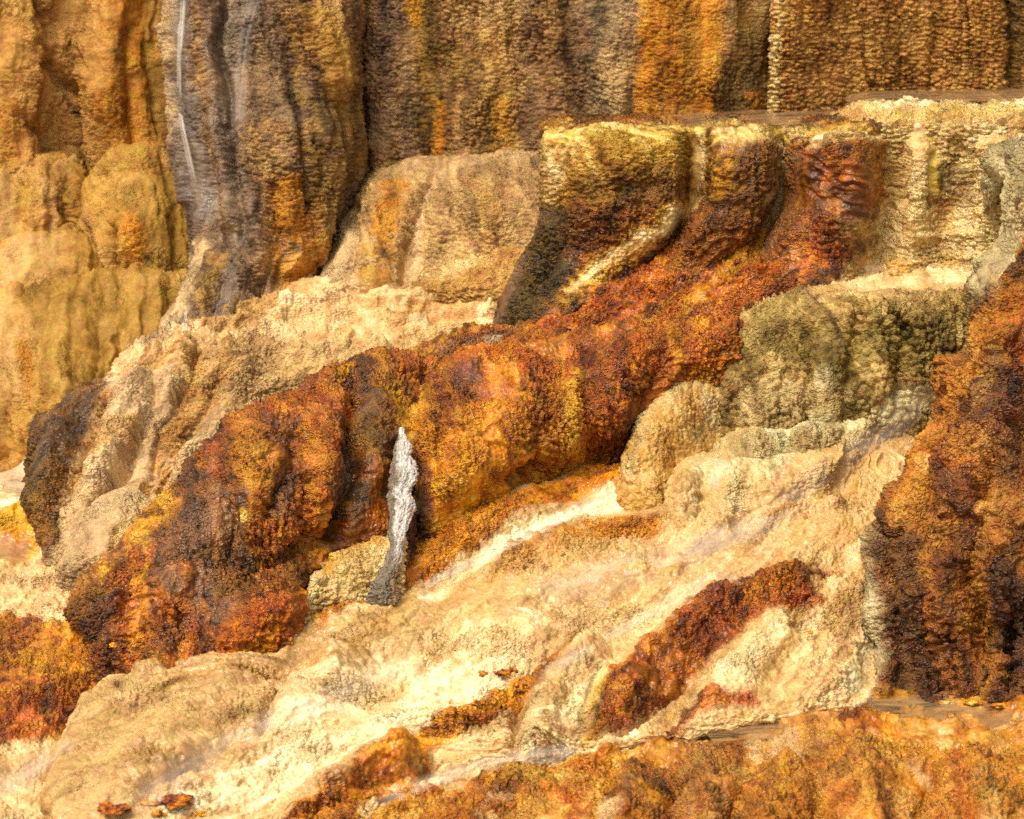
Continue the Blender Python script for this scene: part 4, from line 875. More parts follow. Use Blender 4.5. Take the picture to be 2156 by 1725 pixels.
# ================================================================== main pale slope
o = form('travertine_slope', [
    [(1240, 985, .35), (1330, 990, .3), (1480, 990, .2), (1640, 960, 0), (1800, 890, 0), (1900, 850, .1), (2040, 780, .2)],
    [(1150, 1010, .15), (1290, 1060, .05), (1450, 1080, -.05), (1620, 1060, -.15), (1770, 1000, -.15), (1900, 930, 0), (2020, 900, .2)],
    [(990, 1090, .05), (1150, 1130, -.05), (1340, 1150, -.1), (1530, 1160, -.15), (1720, 1130, -.2), (1880, 1080, -.1), (2000, 1060, .1)],
    [(840, 1180, 0), (1000, 1210, -.1), (1180, 1250, -.15), (1380, 1280, -.15), (1600, 1270, -.2), (1800, 1250, -.2), (1960, 1230, .1)],
    [(640, 1280, 0), (820, 1310, -.15), (1020, 1350, -.2), (1200, 1390, -.15), (1420, 1420, -.2), (1640, 1400, -.2), (1810, 1390, -.1), (1960, 1390, .5)],
    [(520, 1345, 0), (660, 1390, -.2), (840, 1440, -.25), (1020, 1480, -.2), (1200, 1520, -.15), (1400, 1530, -.15), (1620, 1490, -.2), (1790, 1472, -.05), (1960, 1480, .5)],
    [(390, 1385, 0), (500, 1430, -.25), (640, 1490, -.3), (800, 1560, -.25), (960, 1600, -.15), (1120, 1610, -.1), (1300, 1600, 0), (1500, 1570, .1)],
    [(290, 1422, .1), (360, 1480, -.25), (450, 1570, -.4), (580, 1640, -.3), (740, 1680, -.2), (900, 1700, -.1), (1050, 1690, 0), (1250, 1660, .1)],
    [(218, 1470, .2), (210, 1540, -.2), (240, 1640, -.45), (360, 1720, -.35), (540, 1750, -.25), (720, 1760, -.15), (880, 1760, -.1), (1050, 1740, 0)],
    [(195, 1492, .5), (140, 1600, .1), (104, 1690, -.2), (140, 1780, -.4), (320, 1830, -.35), (520, 1850, -.3), (700, 1850, -.2), (900, 1850, -.1)]],
    'flow',
    paints=[('P', [(1100, 1080), (1330, 1000), (1310, 940), (1200, 990), (1000, 1080), (860, 1150), (700, 1250), (560, 1330), (400, 1390), (560, 1370), (760, 1285), (920, 1220), (1010, 1160)], 'orange', 0, 8),
            ('S', [(1320, 1020), (1230, 1070), (1080, 1140), (960, 1205), (890, 1240)], 'white', 14, 8), ('S', [(1300, 1040), (1250, 1060)], 'white', 22, 10), ('S', [(1000, 1170), (860, 1240), (700, 1310)], 'cream', 10, 8),
            ('P', [(1060, 1180), (1170, 1110), (1300, 1080), (1410, 1085), (1380, 1130), (1240, 1150), (1100, 1200), (1020, 1215)], 'orange', 0, 10, .95), ('S', [(1040, 1195), (1130, 1150)], 'rustdark', 10, 10, .7),
            ('P', [(980, 1200), (1250, 1130), (1300, 1160), (1100, 1220), (900, 1260)], 'lobe', 0, 18, .7),
            ('P', [(1400, 1090), (1700, 980), (1900, 860), (1900, 1000), (1860, 1090), (1600, 1120), (1420, 1150)], 'flowtan', 0, 24, .9), ('P', [(1650, 960), (1900, 850), (1880, 930), (1700, 1010)], 'tanorange', 0, 16, .55),
            ('P', [(1280, 1200), (1450, 1110), (1640, 1100), (1860, 1110), (1850, 1200), (1600, 1220), (1400, 1270)], 'flow', 0, 20), ('P', [(1440, 1160), (1840, 1130), (1820, 1230), (1500, 1260)], 'cream', 0, 30, .55),
            ('P', [(840, 1330), (1200, 1290), (1420, 1250), (1500, 1270), (1260, 1400), (1080, 1480), (900, 1540), (700, 1640), (520, 1720), (200, 1850), (900, 1850), (1100, 1600), (1400, 1500), (1700, 1420), (1860, 1300), (1860, 1490), (1440, 1560), (600, 1750), (560, 1480), (700, 1420)], 'cream', 0, 18),
            ('P', [(550, 1500), (620, 1440), (820, 1390), (1060, 1390), (1080, 1450), (900, 1540), (700, 1640), (560, 1700), (300, 1730), (460, 1640), (580, 1600)], 'white', 0, 20, .95),
            ('P', [(560, 1530), (600, 1460), (700, 1430), (850, 1420), (860, 1500), (700, 1560), (600, 1590)], 'cream', 0, 24, .8),
            ('P', [(105, 1690), (170, 1560), (230, 1465), (330, 1430), (420, 1450), (400, 1560), (280, 1620), (160, 1690)], 'hump', 0, 16),
            ('S', [(560, 1540), (400, 1620), (250, 1700)], 'flow', 20, 14), ('S', [(660, 1340), (500, 1400), (360, 1440)], 'flow', 30, 16),
            ('P', [(1230, 1400), (1300, 1390), (1300, 1500), (1240, 1580), (1100, 1620), (1090, 1560), (1140, 1480)], 'cream', 0, 14),
            ('P', [(900, 1560), (1080, 1500), (1090, 1590), (900, 1660)], 'cream', 0, 12), ('S', [(1130, 1450), (1095, 1590)], 'flowtan', 16, 12, .7), ('S', [(1150, 1430), (1110, 1600)], 'seep', 14, 10, .5),
            # rust streak across the slope
            ('P', [(590, 1760), (720, 1660), (830, 1570), (950, 1510), (1040, 1470), (1110, 1430), (1170, 1395), (1240, 1345), (1250, 1360), (1150, 1440), (1090, 1490), (960, 1560), (900, 1580), (920, 1640), (860, 1680), (800, 1690), (700, 1780)], 'orange', 0, 9),
            ('P', [(600, 1760), (730, 1660), (830, 1580), (900, 1580), (915, 1640), (840, 1690), (740, 1740)], 'rust', 0, 16, .6), ('S', [(860, 1600), (905, 1640)], 'mossdark', 18, 12, .8), ('S', [(800, 1590), (720, 1660), (690, 1700)], 'brownviolet', 9, 8, .6),
            ('P', [(1260, 1500), (1300, 1430), (1420, 1360), (1430, 1310), (1530, 1245), (1680, 1210), (1750, 1265), (1600, 1320), (1500, 1380), (1400, 1470), (1300, 1545), (1230, 1570)], 'rust', 0, 9),
            ('P', [(1300, 1430), (1430, 1370), (1480, 1390), (1380, 1480), (1290, 1540), (1240, 1560)], 'orange', 0, 12, .8), ('S', [(1530, 1250), (1440, 1320)], 'rustdark', 18, 12, .7), ('S', [(1560, 1290), (1680, 1240)], 'orange', 14, 12, .8),
            ('S', [(1280, 1440), (1230, 1570)], 'rimyellow', 12, 10, .6), ('S', [(1265, 1430), (1215, 1560)], 'mossdark', 5, 6, .6), ('S', [(1680, 1215), (1770, 1208)], 'rust', 8, 7, .9),
            ('P', [(1690, 1300), (1830, 1260), (1860, 1330), (1800, 1450), (1500, 1530), (1400, 1530), (1480, 1420)], 'cream', 0, 14), ('P', [(1540, 1380), (1660, 1340), (1600, 1450), (1520, 1470)], 'olivepale', 0, 24, .55), ('S', [(1850, 1300), (1800, 1440)], 'greygreen', 22, 12, .9),
            ('P', [(1360, 1560), (1480, 1480), (1580, 1455), (1600, 1480), (1480, 1520), (1420, 1560)], 'rust', 0, 8, .95), ('S', [(1430, 1530), (1480, 1490)], 'mossdark', 9, 8, .7), ('P', [(1400, 1500), (1450, 1450), (1400, 1540)], 'gold', 0, 10, .7)],
    sculpt=[([(230, 1470), (150, 1610)], 40, 0.087), ([(480, 1470), (330, 1580), (250, 1650)], 60, 0.116), ([(600, 1440), (560, 1500), (555, 1545)], 12, -0.116), ([(700, 1420), (620, 1500)], 50, 0.145),
            ([(830, 1580), (700, 1670), (620, 1740)], 34, 0.174), ([(920, 1600), (890, 1650)], 14, -0.145), ([(1100, 1440), (960, 1520)], 24, 0.072), ([(1500, 1290), (1340, 1430), (1260, 1520)], 40, 0.189),
            ([(1680, 1230), (1540, 1290)], 26, 0.102), ([(1230, 1400), (1170, 1480), (1120, 1580)], 46, 0.232), ([(1095, 1490), (1085, 1600)], 14, -0.145), ([(1640, 1330), (1500, 1470)], 40, 0.116), ([(1430, 1440), (1330, 1530)], 10, -0.087),
            ([(1240, 1330), (1120, 1420), (1000, 1480)], 12, -0.072), ([(1000, 1180), (900, 1230)], 20, -0.058), ([(1180, 1140), (1080, 1180)], 24, 0.087), ([(1340, 1200), (1280, 1230)], 24, 0.102), ([(1400, 1150), (1330, 1190)], 12, -0.072),
            ([(700, 1360), (560, 1420), (420, 1500)], 14, -0.072), ([(300, 1430), (340, 1425)], 16, 0.072), ([(860, 1350), (700, 1400)], 20, 0.072), ([(480, 1560), (300, 1680)], 16, -0.087), ([(1500, 1500), (1450, 1540)], 20, 0.087),
            ([(1520, 1110), (1420, 1130)], 20, 0.072), ([(1800, 960), (1700, 1030)], 14, 0.072), ([(1760, 1060), (1620, 1090)], 14, 0.072)],
    left=.4, seed=23, meso=.06, warp=11, back=(.4, .3), relief=1.0, flute=.03, flutew=.35,
    patches=[('flowtan', 3, .3, .05, .6, .8), ('hump', 4, .6, .25, .7, .6), ('lobe', 7, .22, .2, .6, .55)])
tag(o, 'broad pale wet slope of cream travertine crossed by rust streaks', 'slope')

# scaly apron beside the stump
o = form('scaly_apron', [
    [(652, 1235, 23.0), (690, 1190, 23.2), (740, 1160, 23.35), (800, 1140, 23.45), (850, 1130, 23.5)],
    [(642, 1270, 22.78), (690, 1235, 22.92), (740, 1205, 23.05), (800, 1190, 23.15), (850, 1175, 23.25)],
    [(628, 1325, 22.62), (680, 1308, 22.75), (740, 1280, 22.88), (800, 1254, 23.0), (850, 1230, 23.1)]],
    'scalepale', paints=[('S', [(690, 1190), (740, 1155), (800, 1140)], 'gold', 16, 12, .8), ('S', [(640, 1320), (720, 1285)], 'orange', 6, 6, .7)],
    left=.4, right=.3, seed=24, meso=.03, relief=1.2, back=(.4, .3))
tag(o, 'small cream and gold scaly apron left of the stump foot', 'rock')

# ================================================================== olive mound and its tiers
o = form('olive_mound', [
    [(1500, 880, 25.5), (1508, 790, 25.75), (1530, 700, 26.0), (1585, 636, 26.2), (1680, 618, 26.15), (1800, 606, 26.0), (1920, 602, 25.95), (2060, 596, 25.9)],
    [(1496, 890, 25.35), (1508, 805, 25.5), (1534, 722, 25.65), (1590, 656, 25.75), (1684, 638, 25.65), (1800, 628, 25.5), (1920, 624, 25.45), (2060, 620, 25.4)],
    [(1496, 900, 25.25), (1515, 840, 25.3), (1550, 780, 25.35), (1605, 735, 25.4), (1700, 715, 25.3), (1810, 706, 25.2), (1920, 700, 25.2), (2060, 700, 25.2)],
    [(1496, 910, 25.2), (1520, 880, 25.2), (1560, 840, 25.2), (1615, 820, 25.15), (1710, 805, 25.1), (1815, 795, 25.05), (1920, 780, 25.1), (2060, 770, 25.2)],
    [(1496, 925, 25.15), (1530, 925, 25.1), (1570, 920, 25.05), (1630, 912, 25.0), (1720, 900, 25.0), (1820, 885, 25.0), (1920, 850, 25.1), (2060, 820, 25.3)]],
    'olive',
    paints=[('P', [(1580, 700), (1700, 680), (1760, 700), (2060, 640), (2060, 790), (1900, 780), (1850, 860), (1790, 880), (1760, 800), (1640, 740)], 'olivegreen', 0, 28, .85),
            ('S', [(1560, 700), (1530, 760), (1620, 740)], 'mossdark', 24, 20, .5), ('P', [(1560, 800), (1680, 790), (1760, 800), (1760, 890), (1560, 920)], 'olivepale', 0, 24, .85),
            ('S', [(1735, 800), (1740, 880)], 'seep', 24, 16, .9), ('S', [(1920, 840), (1860, 860)], 'seep', 30, 18), ('S', [(1850, 720), (1980, 700)], 'olivegreen', 30, 20),
            ('P', [(1490, 800), (1530, 800), (1540, 930), (1490, 930)], 'olivepale', 0, 16, .7), ('P', [(1560, 560), (2100, 540), (2100, 615), (1850, 620), (1700, 630), (1590, 640)], 'flow', 0, 10), ('P', [(1600, 540), (2100, 540), (2100, 600), (1800, 608), (1620, 622)], 'cream', 0, 10),
            ('S', [(1600, 662), (1900, 642)], 'olive', 14, 12), ('S', [(1570, 730), (1700, 715), (1850, 700), (1980, 690)], 'olivegreen', 34, 24, .8), ('S', [(1600, 850), (1700, 845), (1760, 840)], 'olivepale', 30, 20), ('S', [(1800, 860), (1810, 890)], 'olivegreen', 14, 10, .7)],
    sculpt=[([(1650, 700), (1640, 890)], 12, -.05), ([(1700, 700), (1698, 890)], 10, -.06), ([(1600, 700), (1590, 900)], 40, .05), ([(1740, 760), (1740, 870)], 26, .06), ([(1790, 690), (1780, 880)], 10, -.08), ([(1840, 700), (1840, 830)], 26, .06),
            ([(1890, 680), (1890, 830)], 10, -.08), ([(1930, 680), (1930, 800)], 22, .05), ([(1540, 760), (1530, 900)], 14, .05), ([(1700, 660), (1900, 650)], 24, .05)],
    left=.7, seed=25, meso=.05, crisp=.15, back=(1.2, -.09), relief=1.15)
tag(o, 'olive brown nodular mound with flat pale top at right centre', 'rock mound')
olive = o
o = form('lobe', [
    [(1300, 1030, 24.55), (1310, 960, 24.75), (1335, 890, 24.95), (1400, 822, 25.2), (1470, 780, 25.4), (1540, 755, 25.6)],
    [(1297, 1045, 24.45), (1318, 990, 24.45), (1350, 930, 24.55), (1410, 870, 24.8), (1475, 840, 25.1), (1540, 830, 25.3)],
    [(1298, 1060, 24.4), (1328, 1030, 24.3), (1365, 990, 24.35), (1415, 950, 24.6), (1480, 920, 24.95), (1540, 910, 25.2)],
    [(1300, 1075, 24.38), (1335, 1082, 24.2), (1380, 1085, 24.15), (1430, 1060, 24.4), (1490, 1010, 24.8), (1540, 990, 25.1)]],
    'lobe', paints=[('S', [(1310, 1000), (1340, 900), (1420, 820), (1510, 765)], 'olivepale', 22, 16, .8), ('P', [(1380, 880), (1500, 830), (1490, 960), (1400, 1000)], 'yellowrust', 0, 30, .5), ('S', [(1510, 790), (1480, 920)], 'greygreen', 24, 16, .6)],
    left=.6, seed=26, meso=.03, back=(.3, .2), parent=olive)
tag(o, 'smooth honey coloured lobe leaning on the left of the olive mound')
o = form('lobe', [
    [(1400, 1060, 24.3), (1415, 990, 24.5), (1450, 962, 24.6), (1520, 955, 24.65), (1600, 958, 24.65), (1700, 945, 24.6), (1780, 930, 24.7)],
    [(1398, 1085, 24.15), (1420, 1025, 24.15), (1455, 990, 24.25), (1520, 985, 24.3), (1600, 985, 24.3), (1700, 970, 24.35), (1780, 950, 24.5)],
    [(1400, 1105, 24.08), (1425, 1070, 24.0), (1460, 1045, 24.05), (1520, 1035, 24.1), (1600, 1030, 24.1), (1690, 1010, 24.2), (1770, 980, 24.4)],
    [(1402, 1120, 24.05), (1430, 1118, 23.92), (1470, 1110, 23.9), (1530, 1100, 23.95), (1600, 1085, 24.0), (1680, 1050, 24.15), (1760, 1010, 24.4)]],
    'hump', paints=[('P', [(1440, 960), (1700, 950), (1640, 1010), (1480, 1000)], 'seep', 0, 20, .9), ('S', [(1470, 1010), (1460, 1090)], 'seep', 16, 12, .6), ('S', [(1560, 1000), (1540, 1080)], 'olivepale', 26, 18, .9), ('S', [(1690, 960), (1600, 1080)], 'flow', 20, 12)],
    sculpt=[([(1480, 980), (1470, 1090)], 10, -.06), ([(1440, 1000), (1430, 1090)], 16, .05), ([(1540, 990), (1530, 1080)], 20, .05)],
    left=.5, right=.4, seed=27, meso=.04, back=(.5, .1), parent=olive)
tag(o, 'low wet lobe below the olive mound, nearest its foot')
o = form('lobe', [
    [(1490, 975, 24.85), (1520, 930, 24.95), (1570, 905, 25.05), (1640, 900, 25.0), (1700, 893, 24.95), (1790, 885, 25.0), (1850, 862, 25.25)],
    [(1490, 985, 24.7), (1522, 950, 24.7), (1570, 928, 24.75), (1640, 922, 24.7), (1700, 912, 24.7), (1790, 902, 24.85), (1850, 880, 25.2)],
    [(1490, 1000, 24.6), (1525, 990, 24.5), (1575, 978, 24.5), (1640, 975, 24.5), (1700, 965, 24.5), (1780, 945, 24.65), (1840, 915, 25.1)]],
    'olivepale', paints=[('S', [(1640, 905), (1700, 900), (1860, 860), (1930, 820)], 'seep', 26, 16, .95), ('S', [(1650, 940), (1640, 980)], 'seep', 20, 14, .8)],
    sculpt=[([(1660, 905), (1650, 970)], 10, -.07), ([(1700, 920)], 30, .05), ([(1580, 930)], 34, .04), ([(1780, 900), (1760, 950)], 9, -.05)],
    left=.4, right=.3, seed=28, meso=.03, back=(.4, .05), parent=olive)
tag(o, 'pale seeping step directly under the face of the olive mound')

# ================================================================== dark boulder at the right
o = form('rust_boulder', [
    [(2120, 380, 24.9), (2100, 340, 24.9), (2130, 310, 24.8), (2180, 290, 24.8), (2300, 280, 24.8)],
    [(2110, 430, 24.8), (2121, 400, 24.6), (2130, 380, 24.45), (2180, 360, 24.4), (2300, 350, 24.4)],
    [(2100, 540, 24.6), (2116, 530, 24.35), (2125, 520, 24.2), (2180, 510, 24.15), (2300, 500, 24.1)],
    [(2042, 680, 24.3), (2071, 670, 24.05), (2090, 650, 23.9), (2170, 640, 23.8), (2300, 640, 23.7)],
    [(2017, 800, 24.1), (2046, 790, 23.85), (2070, 780, 23.65), (2160, 770, 23.5), (2300, 770, 23.4)],
    [(1947, 960, 23.8), (1986, 950, 23.5), (2030, 940, 23.2), (2140, 930, 23.0), (2300, 930, 22.9)],
    [(1870, 1110, 23.4), (1905, 1100, 23.05), (1990, 1090, 22.7), (2120, 1080, 22.5), (2300, 1080, 22.4)],
    [(1845, 1230, 22.9), (1900, 1225, 22.6), (1985, 1220, 22.35), (2120, 1210, 22.2), (2300, 1210, 22.1)],
    [(1848, 1360, 22.5), (1905, 1370, 22.3), (1990, 1375, 22.1), (2120, 1370, 21.95), (2300, 1370, 21.9)],
    [(1808, 1478, 22.0), (1890, 1488, 21.85), (1990, 1490, 21.75), (2120, 1485, 21.7), (2300, 1480, 21.7)]],
    'boulder',
    paints=[('P', [(2000, 280), (2300, 280), (2300, 470), (2150, 540), (2070, 640), (2015, 740), (1960, 860), (1890, 1000), (1800, 1010), (1940, 700), (2000, 540)], 'greygreen', 0, 34),
            ('S', [(2060, 640), (2040, 720)], 'olivegreen', 22, 16, .8), ('S', [(2140, 400), (2145, 500)], 'olivepale', 14, 12, .6),
            ('P', [(2150, 500), (2300, 480), (2300, 640), (2160, 660), (2080, 760), (2020, 860), (1960, 930), (2030, 760), (2080, 640)], 'boulderorange', 0, 18),
            ('P', [(1890, 940), (2010, 880), (2060, 900), (2000, 1000), (1960, 1080), (1900, 1100), (1870, 1080)], 'boulderorange', 0, 18),
            ('S', [(2156, 680), (2150, 760)], 'rust', 26, 16), ('S', [(2110, 740), (2060, 860)], 'lobe', 16, 12, .6),
            ('P', [(1780, 1100), (1860, 1050), (1890, 1000), (1905, 1010), (1872, 1120), (1862, 1200), (1874, 1290), (1862, 1400), (1830, 1460), (1780, 1480), (1830, 1300)], 'greygreen', 0, 14),
            ('S', [(1870, 1110), (1850, 1200)], 'olivepale', 16, 10, .7),
            ('P', [(1890, 1150), (1960, 1130), (1960, 1300), (1940, 1460), (1860, 1470), (1890, 1380)], 'boulderdark', 0, 16, .85), ('S', [(1840, 1470), (1900, 1440)], 'yellowrust', 18, 12, .8), ('P', [(1980, 1100), (2100, 1080), (2120, 1330), (2000, 1380)], 'boulder', 0, 30),
            ('S', [(2060, 1010), (2160, 1040)], 'rust', 40, 30, .6), ('P', [(2080, 1150), (2300, 1150), (2300, 1480), (2100, 1470)], 'boulderdark', 0, 40, .5), ('S', [(2130, 940), (2120, 1010)], 'boulderdark', 34, 24, .7)],
    sculpt=[([(2080, 880), (2020, 1040)], 34, .12), ([(1900, 1060), (1880, 1160)], 20, .08), ([(1985, 1000), (1960, 1120)], 16, -.12), ([(2060, 1120), (2040, 1220)], 16, -.12), ([(1990, 1400)], 34, .10), ([(2110, 700), (2060, 820)], 30, .12), ([(2150, 800), (2140, 960)], 16, -.12), ([(1870, 1400), (1850, 1450)], 22, .08), ([(1898, 1140), (1900, 1210)], 14, -0.352), ([(1905, 1270), (1910, 1310)], 10, -0.256), ([(1935, 1120), (1940, 1300), (1950, 1460)], 16, 0.112), ([(1960, 1450)], 12, -0.160), ([(2050, 1280), (2070, 1330)], 30, -0.160), ([(2000, 1200), (2010, 1330)], 40, 0.160),
            ([(2110, 1100), (2100, 1240)], 50, 0.128), ([(2045, 690), (2035, 750)], 12, -0.192), ([(2090, 560), (2060, 660)], 16, 0.128), ([(2080, 800), (2000, 980)], 20, -0.096), ([(2130, 860), (2080, 980)], 30, 0.128), ([(1960, 1000), (1930, 1080)], 30, 0.128),
            ([(2100, 980), (2060, 1060)], 14, -0.160), ([(2130, 1300), (2130, 1440)], 14, -0.160)],
    flute=.05, flutew=.35, patches=[('boulderdark', 2.5, .8, .05, .5, .8, 2), ('boulderorange', 4, .8, .3, .6, .6, 2)], left=.9, seed=29, meso=.17, mat=MATWET, relief=1.25, back=(1.2, .4))
tag(o, 'dark rust boulder with grey green left edge rising at the right border', 'boulder')

# ================================================================== foreground orange terrace
o = form('orange_terrace', [
    [(700, 1722, 20.4), (880, 1650, 20.75), (1070, 1600, 21.05), (1240, 1582, 21.2), (1350, 1526, 21.6), (1450, 1502, 21.85), (1700, 1486, 21.95), (1900, 1470, 22.0), (2300, 1455, 22.0)],
    [(670, 1742, 20.25), (870, 1676, 20.55), (1070, 1632, 20.8), (1240, 1606, 20.95), (1360, 1560, 21.25), (1500, 1536, 21.5), (1700, 1528, 21.5), (1900, 1520, 21.5), (2300, 1510, 21.5)],
    [(650, 1765, 20.1), (860, 1706, 20.35), (1070, 1668, 20.55), (1230, 1638, 20.7), (1360, 1600, 20.95), (1500, 1582, 20.9), (1700, 1580, 20.85), (1900, 1572, 20.85), (2300, 1565, 20.85)],
    [(640, 1790, 19.9), (850, 1745, 20.0), (1060, 1716, 20.1), (1220, 1682, 20.2), (1350, 1660, 20.2), (1500, 1650, 20.15), (1700, 1650, 20.05), (1900, 1640, 20.05), (2300, 1640, 20.0)],
    [(640, 1850, 19.5), (840, 1840, 19.4), (1050, 1830, 19.4), (1210, 1820, 19.3), (1350, 1810, 19.2), (1500, 1800, 19.2), (1700, 1800, 19.1), (1900, 1800, 19.1), (2300, 1800, 19.0)]],
    'fore',
    paints=[('P', [(1250, 1570), (1360, 1515), (1450, 1495), (1800, 1480), (2300, 1440), (2300, 1580), (1900, 1590), (1600, 1600), (1400, 1600)], 'foreflat', 0, 14),
            ('S', [(1440, 1560), (1560, 1530), (1760, 1530)], 'poolbed', 14, 12, .7), ('S', [(1900, 1560), (2040, 1540), (2160, 1520)], 'cream', 9, 9, .6), ('S', [(1800, 1500), (2100, 1500)], 'poolbed', 16, 10, .8),
            ('S', [(1500, 1600), (1900, 1590)], 'orange', 12, 10, .6), ('P', [(1290, 1620), (1500, 1600), (1560, 1640), (1500, 1760), (1380, 1760), (1280, 1720)], 'brown', 0, 40, .4),
            ('S', [(1640, 1600), (1600, 1680)], 'mossdark', 12, 10, .6), ('P', [(1700, 1640), (1900, 1600), (2000, 1640), (1900, 1740), (1720, 1760)], 'lobe', 0, 30, .5), ('S', [(1380, 1640), (1340, 1700)], 'brown', 30, 24, .6), ('S', [(1560, 1620), (1500, 1700)], 'brown', 24, 18, .6),
            ('S', [(1060, 1660), (1250, 1650)], 'rimyellow', 14, 14, .6), ('S', [(900, 1690), (1240, 1680)], 'rust', 14, 14, .6), ('S', [(760, 1710), (900, 1640), (1070, 1597), (1240, 1582)], 'cream', 8, 6), ('S', [(1250, 1580), (1350, 1524), (1400, 1512)], 'white', 7, 5),
            ('S', [(1100, 1610), (1260, 1600)], 'orange', 14, 10, .7), ('S', [(1960, 1630), (2160, 1600)], 'orange', 24, 16, .7), ('S', [(2050, 1680), (2160, 1700)], 'brown', 24, 18, .5)],
    sculpt=[([(1330, 1650), (1300, 1740)], 40, 0.150), ([(1420, 1630), (1400, 1760)], 16, -0.150), ([(1560, 1650), (1530, 1760)], 16, -0.150), ([(1480, 1640), (1470, 1740)], 34, 0.120), ([(1650, 1640), (1600, 1740)], 40, 0.135), ([(1720, 1650), (1690, 1760)], 14, -0.120),
            ([(1830, 1640), (1800, 1740)], 50, 0.150), ([(1960, 1640), (1920, 1740)], 16, -0.135), ([(2060, 1640)], 60, 0.120), ([(1130, 1645), (1000, 1690)], 16, 0.075), ([(1280, 1600), (1270, 1700)], 14, -0.105), ([(1600, 1570), (1760, 1560)], 8, 0.045), ([(1880, 1550), (2050, 1545)], 8, 0.045)],
    left=.3, seed=30, meso=.12, mat=MATWET, relief=1.2, back=(.5, .3), flute=.05, flutew=.4,
    patches=[('lobe', 2.5, 1.0, .3, .7, .5, 1), ('orange', 3, .8, .2, .6, .8, 1), ('cream', 4, 1.2, .4, .7, .7, 1), ('rust', 4, .7, .3, .6, .7, 1)])
tag(o, 'lumpy orange terrace across the bottom right foreground', 'terrace')
WSHAL = water_material('shallow_water', (.40, .24, .10), .06, .38)
#r3 = [(1480, 1512, 21.75), (1700, 1498, 21.85), (1900, 1486, 21.9), (2300, 1472, 21.9)]

def lev(x, y, Y, dz=.012):
    P = unproj(np.array(float(x)), np.array(float(y)), np.array(float(Y))); P[2] += dz
    a, b = proj(P); return (float(a), float(b), Y)
sheet('shallow_water', [[lev(1440, 1505, 21.8), lev(1700, 1488, 21.9), lev(1900, 1474, 21.95), lev(2300, 1460, 21.95)],
                        [lev(1470, 1538, 21.5), lev(1700, 1530, 21.5), lev(1900, 1522, 21.5), lev(2300, 1512, 21.5)],
                        [lev(1500, 1570, 21.05), lev(1700, 1566, 21.05), lev(1900, 1558, 21.05), lev(2300, 1552, 21.05)]], WSHAL, kind='structure', amp=.012, seed=3)

# ================================================================== stump
def tube(name, path, rads, mat, nseg=40, nlen=160, flat=1.0, rough=.0, parent=None, seed=0, colf=None):
    """A round body along a path of points (x, y, distance) with a radius in frame units at each."""
    A = np.array(path, float); Rr = np.array(rads, float)
    t = np.linspace(0, 1, len(A))
    C = hermite(np.concatenate([A, Rr[:, None]], 1), t, nlen)
    P = unproj(C[:, 0], C[:, 1], C[:, 2]); r = C[:, 3] * C[:, 2] / FOC
    T = np.gradient(P, axis=0); T /= np.linalg.norm(T, axis=1, keepdims=True)
    X = np.array([1., 0, 0]) - T * T[:, :1]; X /= np.linalg.norm(X, axis=1, keepdims=True)
    Yv = np.cross(T, X)
    th = np.linspace(0, 2 * np.pi, nseg)
    D = np.cos(th)[None, :, None] * X[:, None] + np.sin(th)[None, :, None] * Yv[:, None] * flat
    cx, cy = np.cos(th)[None, :] * 1.5, np.sin(th)[None, :] * 1.5
    L = np.linspace(0, 1, nlen)[:, None] * np.linalg.norm(P[-1] - P[0])
    n = fbm(cx * 1.6 + seed, cy * 1.6, L * 9 + 0 * cx, 5, 4) * .5 + (1 - 2 * abs(fbm(cx * 3 + seed, cy * 3, L * 45, 6, 3))) * .34
    l1 = np.linspace(0, 1, nlen); z0 = 0 * l1
    wob = fbm(l1 * 17 + seed, z0, z0, 3, 3); sw = fbm(l1 * 11 + seed + 40, z0, z0, 4, 3)
    P = P + X * (sw * r * .35)[:, None]; r = r * (1 + .28 * wob)
    V = P[:, None] + D * (r[:, None] * (1 + rough * n))[..., None]
    return V, n, L, th
V, n, L, th = tube('x', [(846, 902, 24.0), (846, 928, 23.9), (846, 960, 23.8), (849, 1000, 23.65), (846, 1040, 23.55), (843, 1080, 23.42), (840, 1120, 23.28), (836, 1150, 23.2), (826, 1180, 23.1), (814, 1215, 23.0), (808, 1245, 22.95), (806, 1275, 22.9)],
                [4, 9, 14, 20, 21, 19, 16, 13, 14, 19, 23, 25], None, flat=.6, rough=.75, seed=3, nseg=96, nlen=320)
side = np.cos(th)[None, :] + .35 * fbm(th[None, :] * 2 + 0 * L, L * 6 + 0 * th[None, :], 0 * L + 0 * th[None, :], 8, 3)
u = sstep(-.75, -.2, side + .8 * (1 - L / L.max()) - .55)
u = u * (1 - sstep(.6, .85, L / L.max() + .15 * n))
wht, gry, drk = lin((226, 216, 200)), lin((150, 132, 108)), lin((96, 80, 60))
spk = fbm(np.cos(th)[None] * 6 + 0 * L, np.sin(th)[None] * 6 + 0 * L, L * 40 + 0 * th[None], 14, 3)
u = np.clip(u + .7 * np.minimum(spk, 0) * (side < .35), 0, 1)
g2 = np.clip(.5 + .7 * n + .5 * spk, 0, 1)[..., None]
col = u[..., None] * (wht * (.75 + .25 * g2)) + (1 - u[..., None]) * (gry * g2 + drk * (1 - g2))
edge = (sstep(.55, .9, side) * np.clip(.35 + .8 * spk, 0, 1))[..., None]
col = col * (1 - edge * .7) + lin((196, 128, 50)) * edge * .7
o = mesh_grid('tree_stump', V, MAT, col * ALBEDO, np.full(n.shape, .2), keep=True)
tag(o, 'white and grey weathered stump standing before the rust mounds', 'stump')

